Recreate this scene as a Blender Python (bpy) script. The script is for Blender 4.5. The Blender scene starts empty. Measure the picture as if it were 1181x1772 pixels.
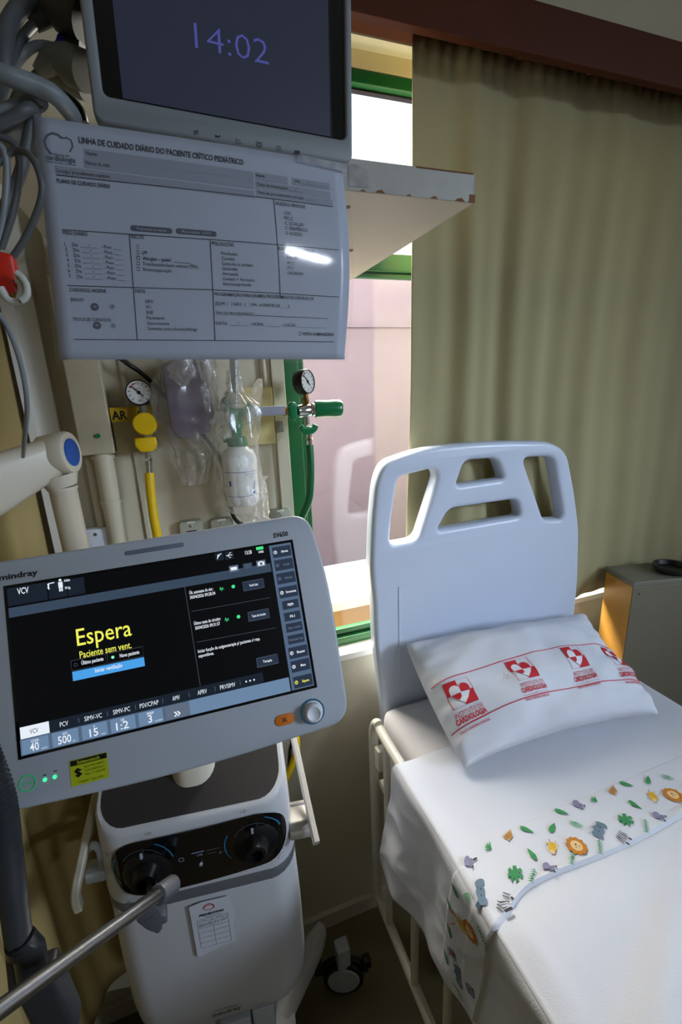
import bpy, bmesh, math, random
from mathutils import Vector, Matrix, noise
random.seed(7)
R = math.radians
scene = bpy.context.scene
COL = scene.collection

# ------------------------------------------------------------------ camera
CAM_Z = 1.558
YAW, PITCH, ROLL, FPX = R(19.16), R(15.5), R(-2.4), 788.0
_f = Vector((math.sin(YAW)*math.cos(PITCH), math.cos(YAW)*math.cos(PITCH), -math.sin(PITCH)))
_r = Vector((math.cos(YAW), -math.sin(YAW), 0)); _u = _r.cross(_f)
_r2 = math.cos(ROLL)*_r + math.sin(ROLL)*_u
_u2 = -math.sin(ROLL)*_r + math.cos(ROLL)*_u
cam_d = bpy.data.cameras.new('camera'); cam = bpy.data.objects.new('camera', cam_d); COL.objects.link(cam)
cam_d.sensor_fit = 'VERTICAL'; cam_d.sensor_height = 36.0; cam_d.lens = FPX/1772*36.0
cam_d.clip_start = 0.02
m = Matrix((( _r2.x, _u2.x, -_f.x, 0), (_r2.y, _u2.y, -_f.y, 0), (_r2.z, _u2.z, -_f.z, CAM_Z), (0, 0, 0, 1)))
cam.matrix_world = m
scene.camera = cam

# ------------------------------------------------------------------ light, exposure
scene.view_settings.view_transform = 'Standard'
scene.view_settings.look = 'None'
scene.view_settings.gamma = 1
scene.view_settings.use_curve_mapping = False
scene.view_settings.exposure = 0.0
W = bpy.data.worlds.new('sky'); scene.world = W; W.use_nodes = True
bg = W.node_tree.nodes['Background']; bg.inputs[0].default_value = (0.86, 0.93, 1.0, 1); bg.inputs[1].default_value = 1.6
def area(name, loc, target, sx, sy, power, col):
    d = bpy.data.lights.new(name, 'AREA'); d.shape = 'RECTANGLE'; d.size = sx; d.size_y = sy; d.energy = power; d.color = col
    o = bpy.data.objects.new(name, d); COL.objects.link(o); o.location = loc
    o.rotation_euler = (Vector(target)-Vector(loc)).to_track_quat('-Z', 'Y').to_euler(); return o
# ceiling tube behind the photographer, added narrow cool spot on the bed head, daylight in the light well
area('ceiling_lamp', (1.35, -3.0, 2.66), (1.2, -2.2, 0), 0.5, 0.08, 22, (0.80, 0.90, 1.0)).rotation_euler.rotate_axis('Z', R(-28))
spot = area('bed_spot_added', (2.75, -1.3, 2.15), (0.78, 0.7, 1.12), 1.0, 0.8, 8.0, (0.66, 0.80, 1.0)); spot.data.spread = R(44)  # added spot, narrow so the bed brightens and the room edges stay dark
area('room_fill_daylight', (2.5, -1.2, 1.75), (0.5, 0.5, 0.85), 1.3, 1.3, 6.5, (0.70, 0.83, 1.0))
area('light_well_daylight', (0.2, 2.08, 2.92), (0.2, 0.9, 2.3), 3.6, 1.5, 820, (1.0, 0.93, 0.84))

# ------------------------------------------------------------------ helpers
def at(x, y, ax, v):
    """point of the place on plane ax=v that was measured at (x, y) of the 1181x1772 frame"""
    d = _f + _r2*((x-590.5)/FPX) - _u2*((y-886)/FPX)
    i = 'xyz'.index(ax); vv = v - (CAM_Z if ax == 'z' else 0)
    p = d*(vv/d[i]); p.z += CAM_Z
    return p
def lin(c):
    return tuple(((v/255)/12.92 if v/255 <= 0.04045 else (((v/255)+0.055)/1.055)**2.4) for v in c) + (1,)
MATS = {}
def mat(name, c, rough=0.5, metal=0, emit=0, var=0.06, scale=12, coat=0, bump=0, bscale=300, trans=0, alpha=1, sheen=0, spec=None):
    if name in MATS: return MATS[name]
    M = bpy.data.materials.new(name); M.use_nodes = True; nt = M.node_tree; N = nt.nodes; L = nt.links
    b = N['Principled BSDF']; col = lin(c)
    b.inputs['Base Color'].default_value = col
    b.inputs['Roughness'].default_value = rough; b.inputs['Metallic'].default_value = metal
    b.inputs['Coat Weight'].default_value = coat; b.inputs['Coat Roughness'].default_value = 0.08
    b.inputs['Transmission Weight'].default_value = trans; b.inputs['Alpha'].default_value = alpha
    b.inputs['Sheen Weight'].default_value = sheen
    if spec is not None: b.inputs['Specular IOR Level'].default_value = spec
    tc = N.new('ShaderNodeTexCoord')
    if var:
        n = N.new('ShaderNodeTexNoise'); n.inputs['Scale'].default_value = scale; n.inputs['Detail'].default_value = 4
        L.new(tc.outputs['Object'], n.inputs['Vector'])
        mx = N.new('ShaderNodeMix'); mx.data_type = 'RGBA'
        mx.inputs[6].default_value = tuple(v*(1-var*1.6) for v in col[:3])+(1,); mx.inputs[7].default_value = tuple(min(1, v*(1+var)) for v in col[:3])+(1,)
        L.new(n.outputs['Fac'], mx.inputs[0]); L.new(mx.outputs[2], b.inputs['Base Color'])
    if emit:
        b.inputs['Base Color'].default_value = tuple(v*.12 for v in col[:3])+(1,)
        b.inputs['Emission Color'].default_value = col; b.inputs['Emission Strength'].default_value = emit
    if bump:
        n2 = N.new('ShaderNodeTexNoise'); n2.inputs['Scale'].default_value = bscale; L.new(tc.outputs['Object'], n2.inputs['Vector'])
        bm_ = N.new('ShaderNodeBump'); bm_.inputs['Strength'].default_value = bump; bm_.inputs['Distance'].default_value = 0.002
        L.new(n2.outputs['Fac'], bm_.inputs['Height']); L.new(bm_.outputs['Normal'], b.inputs['Normal'])
    MATS[name] = M; return M
def graze(N, L, lo=.04, hi=.9, p=5):
    lw = N.new('ShaderNodeLayerWeight'); lw.inputs[0].default_value = .5
    a = N.new('ShaderNodeMath'); a.operation = 'POWER'; L.new(lw.outputs['Facing'], a.inputs[0]); a.inputs[1].default_value = p
    b = N.new('ShaderNodeMath'); b.operation = 'MULTIPLY_ADD'; L.new(a.outputs[0], b.inputs[0]); b.inputs[1].default_value = hi; b.inputs[2].default_value = lo
    return b.outputs[0]
def film(name, c, opac, rough=0.15):
    """thin clear plastic: transparent with glossy and milky parts"""
    if name in MATS: return MATS[name]
    M = bpy.data.materials.new(name); M.use_nodes = True; nt = M.node_tree; N = nt.nodes; L = nt.links
    N.remove(N['Principled BSDF']); out = N['Material Output']
    t = N.new('ShaderNodeBsdfTransparent'); g = N.new('ShaderNodeBsdfGlossy'); g.inputs['Roughness'].default_value = rough
    d = N.new('ShaderNodeBsdfTranslucent'); d.inputs[0].default_value = lin(c); d2 = N.new('ShaderNodeBsdfDiffuse'); d2.inputs[0].default_value = lin(c)
    ad = N.new('ShaderNodeMixShader'); ad.inputs[0].default_value = .5; L.new(d.outputs[0], ad.inputs[1]); L.new(d2.outputs[0], ad.inputs[2])
    n = N.new('ShaderNodeTexNoise'); n.inputs['Scale'].default_value = 30; n.inputs['Detail'].default_value = 5
    tc = N.new('ShaderNodeTexCoord'); L.new(tc.outputs['Object'], n.inputs['Vector'])
    mr = N.new('ShaderNodeMapRange'); mr.inputs[1].default_value = .35; mr.inputs[2].default_value = .7; mr.inputs[3].default_value = opac*.5; mr.inputs[4].default_value = opac*1.6
    L.new(n.outputs['Fac'], mr.inputs[0])
    m1 = N.new('ShaderNodeMixShader'); L.new(mr.outputs[0], m1.inputs[0]); L.new(t.outputs[0], m1.inputs[1]); L.new(ad.outputs[0], m1.inputs[2])
    m2 = N.new('ShaderNodeMixShader'); L.new(graze(N, L, .05, .6, 3), m2.inputs[0]); L.new(m1.outputs[0], m2.inputs[1]); L.new(g.outputs[0], m2.inputs[2])
    L.new(m2.outputs[0], out.inputs[0]); MATS[name] = M; return M
def pane_glass(name):
    M = bpy.data.materials.new(name); M.use_nodes = True; nt = M.node_tree; N = nt.nodes; L = nt.links
    N.remove(N['Principled BSDF']); t = N.new('ShaderNodeBsdfTransparent'); t.inputs[0].default_value = (.97, .98, .97, 1)
    g = N.new('ShaderNodeBsdfGlossy'); g.inputs['Roughness'].default_value = .01; 
    mx = N.new('ShaderNodeMixShader'); L.new(graze(N, L), mx.inputs[0]); L.new(t.outputs[0], mx.inputs[1]); L.new(g.outputs[0], mx.inputs[2]); L.new(mx.outputs[0], N['Material Output'].inputs[0])
    return M
def fabric(name, c, trans=0.3, c2=None):
    if name in MATS: return MATS[name]
    M = mat(name, c, rough=0.9, var=0.05, scale=6, bump=0.25, bscale=500, spec=.1)
    nt = M.node_tree; N = nt.nodes; L = nt.links; b = N['Principled BSDF']; out = N['Material Output']
    t = N.new('ShaderNodeBsdfTranslucent'); t.inputs[0].default_value = lin(c2 or c)
    mx = N.new('ShaderNodeMixShader'); mx.inputs[0].default_value = trans
    L.new(b.outputs[0], mx.inputs[1]); L.new(t.outputs[0], mx.inputs[2]); L.new(mx.outputs[0], out.inputs[0])
    return M

def _mesh_of(curve):
    o = bpy.data.objects.new('tmp', curve); COL.objects.link(o)
    bpy.context.view_layer.update()
    me = bpy.data.meshes.new_from_object(o.evaluated_get(bpy.context.evaluated_depsgraph_get()))
    V = [v.co.copy() for v in me.vertices]; F_ = [tuple(p.vertices) for p in me.polygons]
    bpy.data.objects.remove(o); bpy.data.curves.remove(curve); bpy.data.meshes.remove(me)
    return V, F_
_tc = {}
def text_mesh(s, bold=0.0):
    k = (s, bold)
    if k not in _tc:
        c = bpy.data.curves.new('t', 'FONT'); c.body = s; c.size = 1; c.offset = bold; c.resolution_u = 2
        _tc[k] = _mesh_of(c)
    return _tc[k]

class MB:
    def __init__(s): s.v = []; s.f = []; s.m = []; s.M = Matrix()
    def add(s, V, F_, mi=0, M=None):
        o = len(s.v); M = s.M @ M if M is not None else s.M
        s.v += [M @ Vector(p) for p in V]; s.f += [tuple(o+i for i in f) for f in F_]; s.m += [mi]*len(F_)
        return s
    def box(s, a, b, mi=0, bev=0, M=None):
        a = Vector(a); b = Vector(b)
        bm = bmesh.new(); bmesh.ops.create_cube(bm, size=1)
        for v in bm.verts: v.co = Vector((a[i]+(b[i]-a[i])*(v.co[i]+.5) for i in range(3)))
        if bev: bmesh.ops.bevel(bm, geom=bm.edges[:], offset=bev, segments=3, profile=.6, affect='EDGES')
        bm.verts.index_update()
        s.add([v.co.copy() for v in bm.verts], [tuple(v.index for v in f.verts) for f in bm.faces], mi, M); bm.free(); return s
    def tube(s, P, r, mi=0, n=12, caps=True, closed=False, M=None):
        P = [Vector(p) for p in P]; k = len(P); rr = r if isinstance(r, (list, tuple)) else [r]*k
        V = []; F_ = []; up = None
        for i, p in enumerate(P):
            t = (P[min(i+1, k-1)]-P[max(i-1, 0)]).normalized()
            if up is None: up = t.orthogonal().normalized()
            up = (up - t*up.dot(t)); up = up.normalized() if up.length > 1e-6 else t.orthogonal().normalized()
            w = t.cross(up)
            for j in range(n):
                a = 2*math.pi*j/n; V.append(p + (up*math.cos(a)+w*math.sin(a))*rr[i])
        for i in range(k-1):
            for j in range(n): F_.append((i*n+j, i*n+(j+1) % n, (i+1)*n+(j+1) % n, (i+1)*n+j))
        if caps: F_ += [tuple(range(n-1, -1, -1)), tuple((k-1)*n+j for j in range(n))]
        return s.add(V, F_, mi, M)
    def lathe(s, prof, o, ax, mi=0, n=28, M=None):
        """prof: list of (radius, height along ax)"""
        ax = Vector(ax).normalized(); u = ax.orthogonal().normalized(); w = ax.cross(u); o = Vector(o); V = []; F_ = []
        for r, h in prof:
            for j in range(n):
                a = 2*math.pi*j/n; V.append(o+ax*h+(u*math.cos(a)+w*math.sin(a))*max(r, 1e-5))
        for i in range(len(prof)-1):
            for j in range(n): F_.append((i*n+j, i*n+(j+1) % n, (i+1)*n+(j+1) % n, (i+1)*n+j))
        F_ += [tuple(range(n-1, -1, -1)), tuple((len(prof)-1)*n+j for j in range(n))]
        return s.add(V, F_, mi, M)
    def slab(s, outs, th, bev=0, mi=0, M=None, seg=2):
        """outs: 2D outlines (first outer, others holes) in local x,z; thickness along y (front at y=0, back at y=th)"""
        c = bpy.data.curves.new('s', 'CURVE'); c.dimensions = '2D'; c.fill_mode = 'BOTH'
        c.extrude = max(th/2-bev, 0); c.bevel_depth = bev; c.bevel_resolution = seg; c.offset = -bev
        for o in outs:
            sp = c.splines.new('POLY'); sp.points.add(len(o)-1); sp.use_cyclic_u = True
            for p, q in zip(sp.points, o): p.co = (q[0], q[1], 0, 1)
        V, F_ = _mesh_of(c)
        return s.add([Vector((v.x, th/2-v.z, v.y)) for v in V], F_, mi, M)
    def grid(s, fn, nu, nv, mi=0, M=None, flip=False):
        V = [fn(i/nu, j/nv) for j in range(nv+1) for i in range(nu+1)]
        F_ = []
        for j in range(nv):
            for i in range(nu):
                a = j*(nu+1)+i; q = (a, a+1, a+nu+2, a+nu+1); F_.append(q[::-1] if flip else q)
        return s.add(V, F_, mi, M)
    def build(s, name, mats, parent=None, smooth=True, solid=0, sub=0, weld=True, ang=40):
        me = bpy.data.meshes.new(name); me.from_pydata([tuple(v) for v in s.v], [], s.f)
        ms = mats if isinstance(mats, (list, tuple)) else [mats]
        for q in ms: me.materials.append(q)
        me.polygons.foreach_set('material_index', s.m)
        if weld:
            bm = bmesh.new(); bm.from_mesh(me); bmesh.ops.remove_doubles(bm, verts=bm.verts, dist=1e-5); bm.normal_update(); bm.to_mesh(me); bm.free()
        if smooth:
            me.polygons.foreach_set('use_smooth', [True]*len(me.polygons))
            try: me.set_sharp_from_angle(angle=R(ang))
            except Exception: pass
        o = bpy.data.objects.new(name, me); COL.objects.link(o)
        if parent is not None:
            o.parent = parent; o.matrix_parent_inverse = Matrix()
            o.matrix_basis = world_of(parent).inverted()
        if solid:
            md = o.modifiers.new('thickness', 'SOLIDIFY'); md.thickness = solid; md.offset = 0
        if sub:
            md = o.modifiers.new('smooth', 'SUBSURF'); md.levels = sub; md.render_levels = sub
        return o
def world_of(o):
    M = Matrix()
    while o is not None: M = o.matrix_parent_inverse @ o.matrix_basis @ M; o = o.parent
    return M
def tag(o, label=None, cat=None, group=None, kind=None):
    if label: o['label'] = label
    if cat: o['category'] = cat
    if group: o['group'] = group
    if kind: o['kind'] = kind
    return o
def thing(name, loc, label, cat, group=None):
    o = bpy.data.objects.new(name, None); COL.objects.link(o); o.location = loc; o.empty_display_size = .02
    return tag(o, label, cat, group)
def rrect(w, h, r, cx=0, cz=0, n=6):
    P = []
    for sx, sz, a0 in ((1, 1, 0), (-1, 1, 90), (-1, -1, 180), (1, -1, 270)):
        for i in range(n+1):
            a = R(a0+90*i/n); P.append((cx+sx*(w/2-r)+r*math.cos(a), cz+sz*(h/2-r)+r*math.sin(a)))
    return P
def rpoly(P, r, n=5):
    """round the corners of a polygon; r is one radius or a list"""
    out = []; k = len(P)
    for i in range(k):
        p = Vector(P[i]); a = Vector(P[i-1])-p; b = Vector(P[(i+1) % k])-p; q = r[i] if isinstance(r, (list, tuple)) else r
        q = min(q, a.length*.48, b.length*.48); s = p+a.normalized()*q; e = p+b.normalized()*q
        for j in range(n+1):
            t = j/n; v = s*(1-t)**2+p*2*t*(1-t)+e*t*t; out.append((v.x, v.y))
    return out
def smooth_path(P, n=8):
    P = [Vector(p) for p in P]; out = []
    for i in range(len(P)-1):
        a = P[max(i-1, 0)]; b = P[i]; c = P[i+1]; d = P[min(i+2, len(P)-1)]
        for j in range(n):
            t = j/n; out.append(.5*((2*b)+(c-a)*t+(2*a-5*b+4*c-d)*t*t+(3*b-a-3*c+d)*t**3))
    out.append(P[-1]); return out

class Flat:
    """graphics laid on a surface; fn(u, v, h) -> point, h = height above the surface"""
    def __init__(s, fn, dice=None): s.fn = fn; s.b = MB(); s.dice = dice
    def _a(s, P, F_, mi, h):
        if s.dice:
            bm = bmesh.new(); vs = [bm.verts.new((p[0], p[1], 0)) for p in P]
            for f in F_:
                try: bm.faces.new([vs[i] for i in f])
                except ValueError: pass
            for ax, d in ((0, s.dice[0]), (1, s.dice[1])):
                lo = min(p[ax] for p in P); hi = max(p[ax] for p in P); k = math.floor(lo/d)+1
                while k*d < hi:
                    co = [0, 0, 0]; no = [0, 0, 0]; co[ax] = k*d; no[ax] = 1
                    bmesh.ops.bisect_plane(bm, geom=bm.verts[:]+bm.edges[:]+bm.faces[:], dist=1e-7, plane_co=co, plane_no=no); k += 1
            bmesh.ops.triangulate(bm, faces=bm.faces[:]); bm.verts.index_update()
            s.b.add([s.fn(v.co.x, v.co.y, h) for v in bm.verts], [tuple(v.index for v in f.verts) for f in bm.faces], mi); bm.free(); return
        s.b.add([s.fn(p[0], p[1], h) for p in P], F_, mi)
    def rect(s, u0, v0, u1, v1, mi, h=.0004, n=1, m_=1):
        P = [(u0+(u1-u0)*i/n, v0+(v1-v0)*j/m_) for j in range(m_+1) for i in range(n+1)]
        s._a(P, [(j*(n+1)+i, j*(n+1)+i+1, (j+1)*(n+1)+i+1, (j+1)*(n+1)+i) for j in range(m_) for i in range(n)], mi, h)
    def poly(s, P, mi, h=.0004): s._a(P, [tuple(range(len(P)))], mi, h)
    def line(s, P, w, mi, h=.0005, n=1):
        Q = []
        for i in range(len(P)-1):
            for j in range(n): Q.append((Vector(P[i])*(1-j/n)+Vector(P[i+1])*(j/n)))
        Q.append(Vector(P[-1])); V = []
        for i, q in enumerate(Q):
            t = (Q[min(i+1, len(Q)-1)]-Q[max(i-1, 0)]).normalized(); nn = Vector((-t.y, t.x))*(w/2); V += [q+nn, q-nn]
        s._a(V, [(2*i, 2*i+1, 2*i+3, 2*i+2) for i in range(len(Q)-1)], mi, h)
    def disc(s, u, v, r, mi, h=.0004, n=20, ry=None): s.poly([(u+r*math.cos(2*math.pi*i/n), v+(ry or r)*math.sin(2*math.pi*i/n)) for i in range(n)], mi, h)
    def ring(s, u, v, r, w, mi, a0=0, a1=360, h=.0005, n=28, ry=1): s.line([(u+r*math.cos(R(a0+(a1-a0)*i/n)), v+ry*r*math.sin(R(a0+(a1-a0)*i/n))) for i in range(n+1)], w, mi, h)
    def text(s, t, u, v, h, mi, w=None, al='c', bold=0.0, up=.0006, rot=0):
        """centre (or left edge) u, vertical middle v of a capital, capital height h, total width w"""
        V, F_ = text_mesh(t, bold)
        if not V: return
        x0 = min(p.x for p in V); x1 = max(p.x for p in V); k = h/.69; kx = (w/(x1-x0)) if w else k
        off = -(x0+x1)/2 if al == 'c' else (-x0 if al == 'l' else -x1); c, sn = math.cos(rot), math.sin(rot)
        P = []
        for p in V:
            a = (p.x+off)*kx; b = (p.y-.345)*k; P.append((u+a*c-b*sn, v+a*sn+b*c))
        s._a(P, F_, mi, up)
    def build(s, name, mats, parent): return s.b.build(name, mats, parent, smooth=False, weld=False)

# ------------------------------------------------------------------ materials
M_wall = mat('wall_cream', (206, 198, 176), .6, var=.05, scale=3)
M_panel = mat('panel_cream', (205, 196, 172), .45, var=.08, scale=5)
M_ceil = mat('ceiling_white', (205, 205, 200), .8)
M_floor = mat('vinyl_floor', (110, 98, 70), .35, var=.1, scale=4)
M_green = mat('green_frame', (20, 92, 44), .35, var=.06)
M_pink = mat('pink_render', (106, 97, 118), .85, var=.06, scale=9)
M_sand = mat('sand_render', (160, 124, 76), .8, var=.12, scale=12)
M_whites = mat('white_sill', (240, 236, 226), .5)
M_black = mat('black_plastic', (16, 16, 18), .35)
M_blackg = mat('black_gloss', (9, 10, 14), .08, coat=.5, var=0)
M_grey = mat('grey_plastic', (120, 124, 128), .45)
M_lgrey = mat('light_grey_plastic', (176, 182, 190), .42, var=.02)
M_dgrey = mat('dark_grey_plastic', (52, 52, 52), .5)
M_white = mat('white_plastic', (214, 218, 226), .38, var=.02)
M_cream = mat('cream_enamel', (214, 205, 186), .35, var=.03)
M_steel = mat('brushed_steel', (190, 190, 190), .28, metal=1, var=.08, scale=40)
M_chrome = mat('chrome', (215, 215, 215), .12, metal=1, var=0)
M_brass = mat('brass', (150, 118, 62), .35, metal=1)
M_yellow = mat('yellow_plastic', (232, 190, 8), .4)
M_greenp = mat('green_plastic', (0, 118, 66), .3, coat=.3)
M_linen = fabric('white_linen', (226, 228, 236), .12)
M_wood = mat('dark_wood', (78, 32, 8), .6, var=.25, scale=7, spec=.25)

FZ = -.05
# ------------------------------------------------------------------ room shell
def struct(mb, name, mats, label=None, **k):
    o = mb.build(name, mats, smooth=False, **k); o['kind'] = 'structure'
    if label: o['label'] = label
    return o
b = MB(); b.box((-1.7, -4.2, -.15), (2.9, 1.12, FZ)); struct(b, 'floor', M_floor, 'olive brown vinyl floor beneath the bed and ventilator')
b = MB(); b.box((-1.6, -4.2, 2.75), (2.8, 1.1, 2.85)); struct(b, 'ceiling', M_ceil, 'pale ceiling above the curtain pelmet')
b = MB()   # window wall with its opening
b.box((-1.6, 1.0, FZ), (.229, 1.12, 2.75)); b.box((1.28, 1.0, FZ), (2.8, 1.12, 2.75))
b.box((.229, 1.0, FZ), (1.28, 1.12, .868)); b.box((.229, 1.0, 2.203), (1.28, 1.12, 2.75))
struct(b, 'wall_back', M_wall, 'cream wall with the window opening')
b = MB(); b.box((-1.7, -4.2, FZ), (-1.6, 1.1, 2.75)); struct(b, 'wall_left', M_wall)
b = MB(); b.box((2.8, -4.2, FZ), (2.9, 1.1, 2.75)); struct(b, 'wall_right', M_wall)
b = MB(); b.box((-1.7, -4.3, FZ), (2.9, -4.2, 2.75)); struct(b, 'wall_front', M_wall)
b = MB(); b.box((-1.6, .985, FZ), (2.8, 1.0, .004), bev=.002); struct(b, 'baseboard_back', mat('baseboard_paint', (196, 188, 166), .45))
b = MB(); b.box((.229, .992, .862), (1.28, 1.045, .880), bev=.002); struct(b, 'trim_1', M_whites, 'white inner window sill')
b = MB(); b.box((-.248, .955, FZ), (-.236, .999, 2.75)); b.box((-.236, .985, FZ), (-.205, .999, 2.75)); struct(b, 'trim_2', M_whites, 'white corner strip beside the bed curtain')
# light well outside
b = MB(); b.box((-1.5, 2.1, -.2), (3.0, 2.2, 2.1)); b.box((-1.5, 2.09, 1.815), (3.0, 2.1, 1.822)); struct(b, 'wall_outside', M_pink, 'pinkish rendered wall of the light well outside')
b = MB(); b.box((-1.5, 1.26, .3), (3.0, 1.555, .868), 0); b.box((-1.5, 1.255, .862), (3.0, 1.56, .894), 1, bev=.003)
struct(b, 'trim_3', [M_sand, M_whites], 'sunlit white ledge on sand coloured masonry outside the glass')

# window 1: green aluminium frame with panes
root = bpy.data.objects.new('window_1', None); COL.objects.link(root); root.location = (.75, 1.04, .88)
tag(root, 'green metal window with a clear pane, left part not covered by the curtain', kind='structure')
b = MB()
b.box((.229, .992, .872), (.262, 1.075, 2.20), bev=.003); b.box((.262, 1.03, .872), (.284, 1.06, 2.15), bev=.003)
b.box((1.25, 1.03, .872), (1.28, 1.075, 2.20), bev=.003)
b.box((.262, 1.035, .88), (1.25, 1.072, .902), bev=.003); b.box((.262, 1.048, .906), (1.25, 1.066, .922), bev=.003)
b.box((.262, 1.035, 1.803), (1.25, 1.072, 1.84), bev=.003); b.box((.262, 1.045, 1.792), (1.25, 1.064, 1.801), bev=.002)
b.box((.262, 1.035, 2.147), (1.25, 1.072, 2.172), bev=.003)
b.box((.76, 1.045, .922), (.80, 1.066, 2.155), bev=.003)
b.build('window_frame', M_green, root)
b = MB(); b.box((.262, 1.035, 2.172), (1.25, 1.075, 2.203)); b.build('header_strip', mat('header_cream', (222, 206, 160), .6), root)
g = pane_glass('window_glass')
for (z0, z1) in ((.915, 1.798), (1.835, 2.152)):
    for (x0, x1) in ((.27, .768), (.792, 1.258)):
        b = MB(); b.box((x0, 1.054, z0), (x1, 1.058, z1)); b.build('pane', g, root)
b = MB(); b.box((.27, 1.05, .903), (1.25, 1.064, .907)); b.box((.27, 1.05, 2.143), (1.25, 1.064, 2.147)); b.build('gasket', M_black, root)

# pelmet above the curtain
b = MB(); b.box((.0, .868, 2.148), (2.6, .886, 2.228), bev=.001); b.box((.0, .886, 2.205), (2.6, .998, 2.22))
tag(b.build('curtain_pelmet', M_wood, smooth=False), 'dark brown wooden pelmet board above the window curtain', 'pelmet')

# ------------------------------------------------------------------ curtains
def curtain(name, P, zt, zb_fn, mtl, label, amp, waves, seed, edge=None, nu=260, nv=40):
    P = [Vector(p) for p in P]; L = [0]
    for i in range(1, len(P)): L.append(L[-1]+(P[i]-P[i-1]).length)
    def pt(t):
        d = t*L[-1]
        for i in range(1, len(P)):
            if d <= L[i] or i == len(P)-1:
                k = (d-L[i-1])/(L[i]-L[i-1]); tg = (P[i]-P[i-1]).normalized(); return P[i-1].lerp(P[i], k), Vector((-tg.y, tg.x))
    def fn(u, v):
        z = zt+(zb_fn(u)-zt)*v; p, n = pt(u)
        ph = waves*2*math.pi*(u+.035*noise.noise(Vector((u*5, v*1.2, seed))))
        a = amp*(.35+.65*min(1, v*3+.2))*(.7+.6*noise.noise(Vector((u*waves*.4, seed, 3))))
        d = a*math.sin(ph)+a*.45*math.sin(ph*2.37+1+v*.8)+.004*noise.noise(Vector((u*14, v*4, seed)))
        if v < .06: d += .004*math.sin(u*waves*40)*(1-v/.06)
        e = edge(v) if edge else 0
        q = p + n*d
        q = q + (P[1]-P[0]).normalized()*(e*(1-u)**6)
        return Vector((q.x, q.y, z))
    b = MB(); b.grid(fn, nu, nv)
    return tag(b.build(name, mtl, solid=.0016), label, 'curtain')
M_curt = fabric('olive_curtain', (170, 162, 126), .07, (190, 176, 120))
def zb(u):
    x = .50+u*1.7
    return .905 + .028*max(0, min(1, (x-1.0)/.3))**2 - .004*math.sin(x*22)
curtain('window_curtain', [(.502, .962), (2.25, .962)], 2.2035, zb, M_curt, 'long olive green fabric curtain hanging over the window', .013, 8.5, 2,
        edge=lambda v: .018-.020*v)
M_curt2 = fabric('cream_curtain', (196, 172, 116), .15)
curtain('bed_screen_curtain', [(-.262, .965), (-.40, .72), (-.75, .1), (-1.0, -.6)], 2.6, lambda u: .22, M_curt2, 'cream yellow screen curtain at the left beside the wall', .022, 14, 9, nu=200)

# ------------------------------------------------------------------ service panel on the wall, pipes, plates
b = MB(); b.box((-.17, .965, .93), (.222, .998, 2.3), bev=.002)
b.box((.195, .955, .93), (.222, .966, 2.3), bev=.002); b.box((-.085, .9595, .93), (-.077, .966, 2.3), bev=.001)
tag(b.build('wall_panel', M_panel, smooth=False), 'cream painted service panel on the wall left of the green window frame', 'panel')
# metal cover left of AR plate
t = thing('pipe_cover', (-.15, .96, 1.5), 'old cream metal cover box with a green screw, left of the yellow AR plate', 'pipe cover')
b = MB(); b.box((-.168, .925, 1.455), (-.112, .965, 1.75), bev=.003); b.build('cover', mat('worn_cream', (190, 180, 150), .5, var=.16, scale=25), t)
b = MB(); b.lathe([(.004, 0), (.004, .003)], at(170, 754, 'y', .924), (0, -1, 0)); b.build('screw', M_greenp, t)
b = MB(); b.tube([(-.135, .945, 1.455), (-.135, .945, .2)], .017); b.tube([(-.135, .945, 1.445), (-.135, .945, 1.452)], .02); b.tube([(-.135, .945, 1.36), (-.135, .945, 1.367)], .019)
tag(b.build('wall_pipe', M_panel), 'cream vertical wall pipe running down below the metal cover box', 'pipe')
# channel behind green handled flowmeter
b = MB(); b.box((.118, .945, 1.447), (.192, .966, 1.562), bev=.003)
tag(b.build('oxygen_plate', mat('plate_yellow', (208, 192, 132), .5, var=.1)), 'pale yellow outlet plate behind the humidifier bottle, beside the window frame', 'outlet plate')
b = MB(); b.tube([at(455, 620, 'y', .955)+Vector((0, 0, .15)), at(455, 620, 'y', .955), at(463, 700, 'y', .955)], .0045)
tag(b.build('gas_pipe', M_panel), 'thin cream gas pipe rising above the pale yellow outlet plate', 'pipe')
b = MB(); c = at(486, 738, 'y', .94); b.box(c+Vector((-.007, 0, -.012)), c+Vector((.007, .006, .012)), bev=.001); b.lathe([(.003, 0), (.003, .004)], c+Vector((-.002, 0, 0)), (0, -1, 0))
tag(b.build('latch', M_steel), 'small steel latch on the right end of the pale yellow plate', 'latch')

# outlet plates low on the panel
def outlet(px, py, label, socket=True, white=False):
    c = at(px, py, 'y', .955)
    t = thing('outlet_plate' if socket else 'blank_plate', (c.x, .965, c.z-.05), label, 'outlet plate', 'small wall plates above the display')
    b = MB(); M = Matrix.Translation((c.x, .945, c.z-.034))
    b.slab([rrect(.046 if not white else .05, .075, .007)], .02, .002, M=M)
    b.build('plate', M_white if white else mat('plate_grey', (176, 176, 160), .4), t)
    b = MB(); b.lathe([(.0032, 0), (.0032, .0015), (.001, .0022)], (c.x, .945, c.z-.006), (0, -1, 0)); b.build('screw', M_steel, t)
    if socket:
        b = MB(); b.box((c.x-.008, .9442, c.z-.0005), (c.x+.008, .9455, c.z+.0035)); b.build('white_tag', M_whites, t)
        b = MB(); b.slab([rpoly([(-.016, -.03), (.016, -.03), (.016, -.008), (.009, 0), (-.009, 0), (-.016, -.008)], .002)], .004, .0005, M=Matrix.Translation((c.x, .9425, c.z-.016))); b.build('socket', M_black, t)
    return t
outlet(330, 903, 'grey outlet plate behind the display, the one nearest the yellow hose')
outlet(383, 899, 'grey outlet plate behind the display, directly under the bagged bottle')
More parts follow.
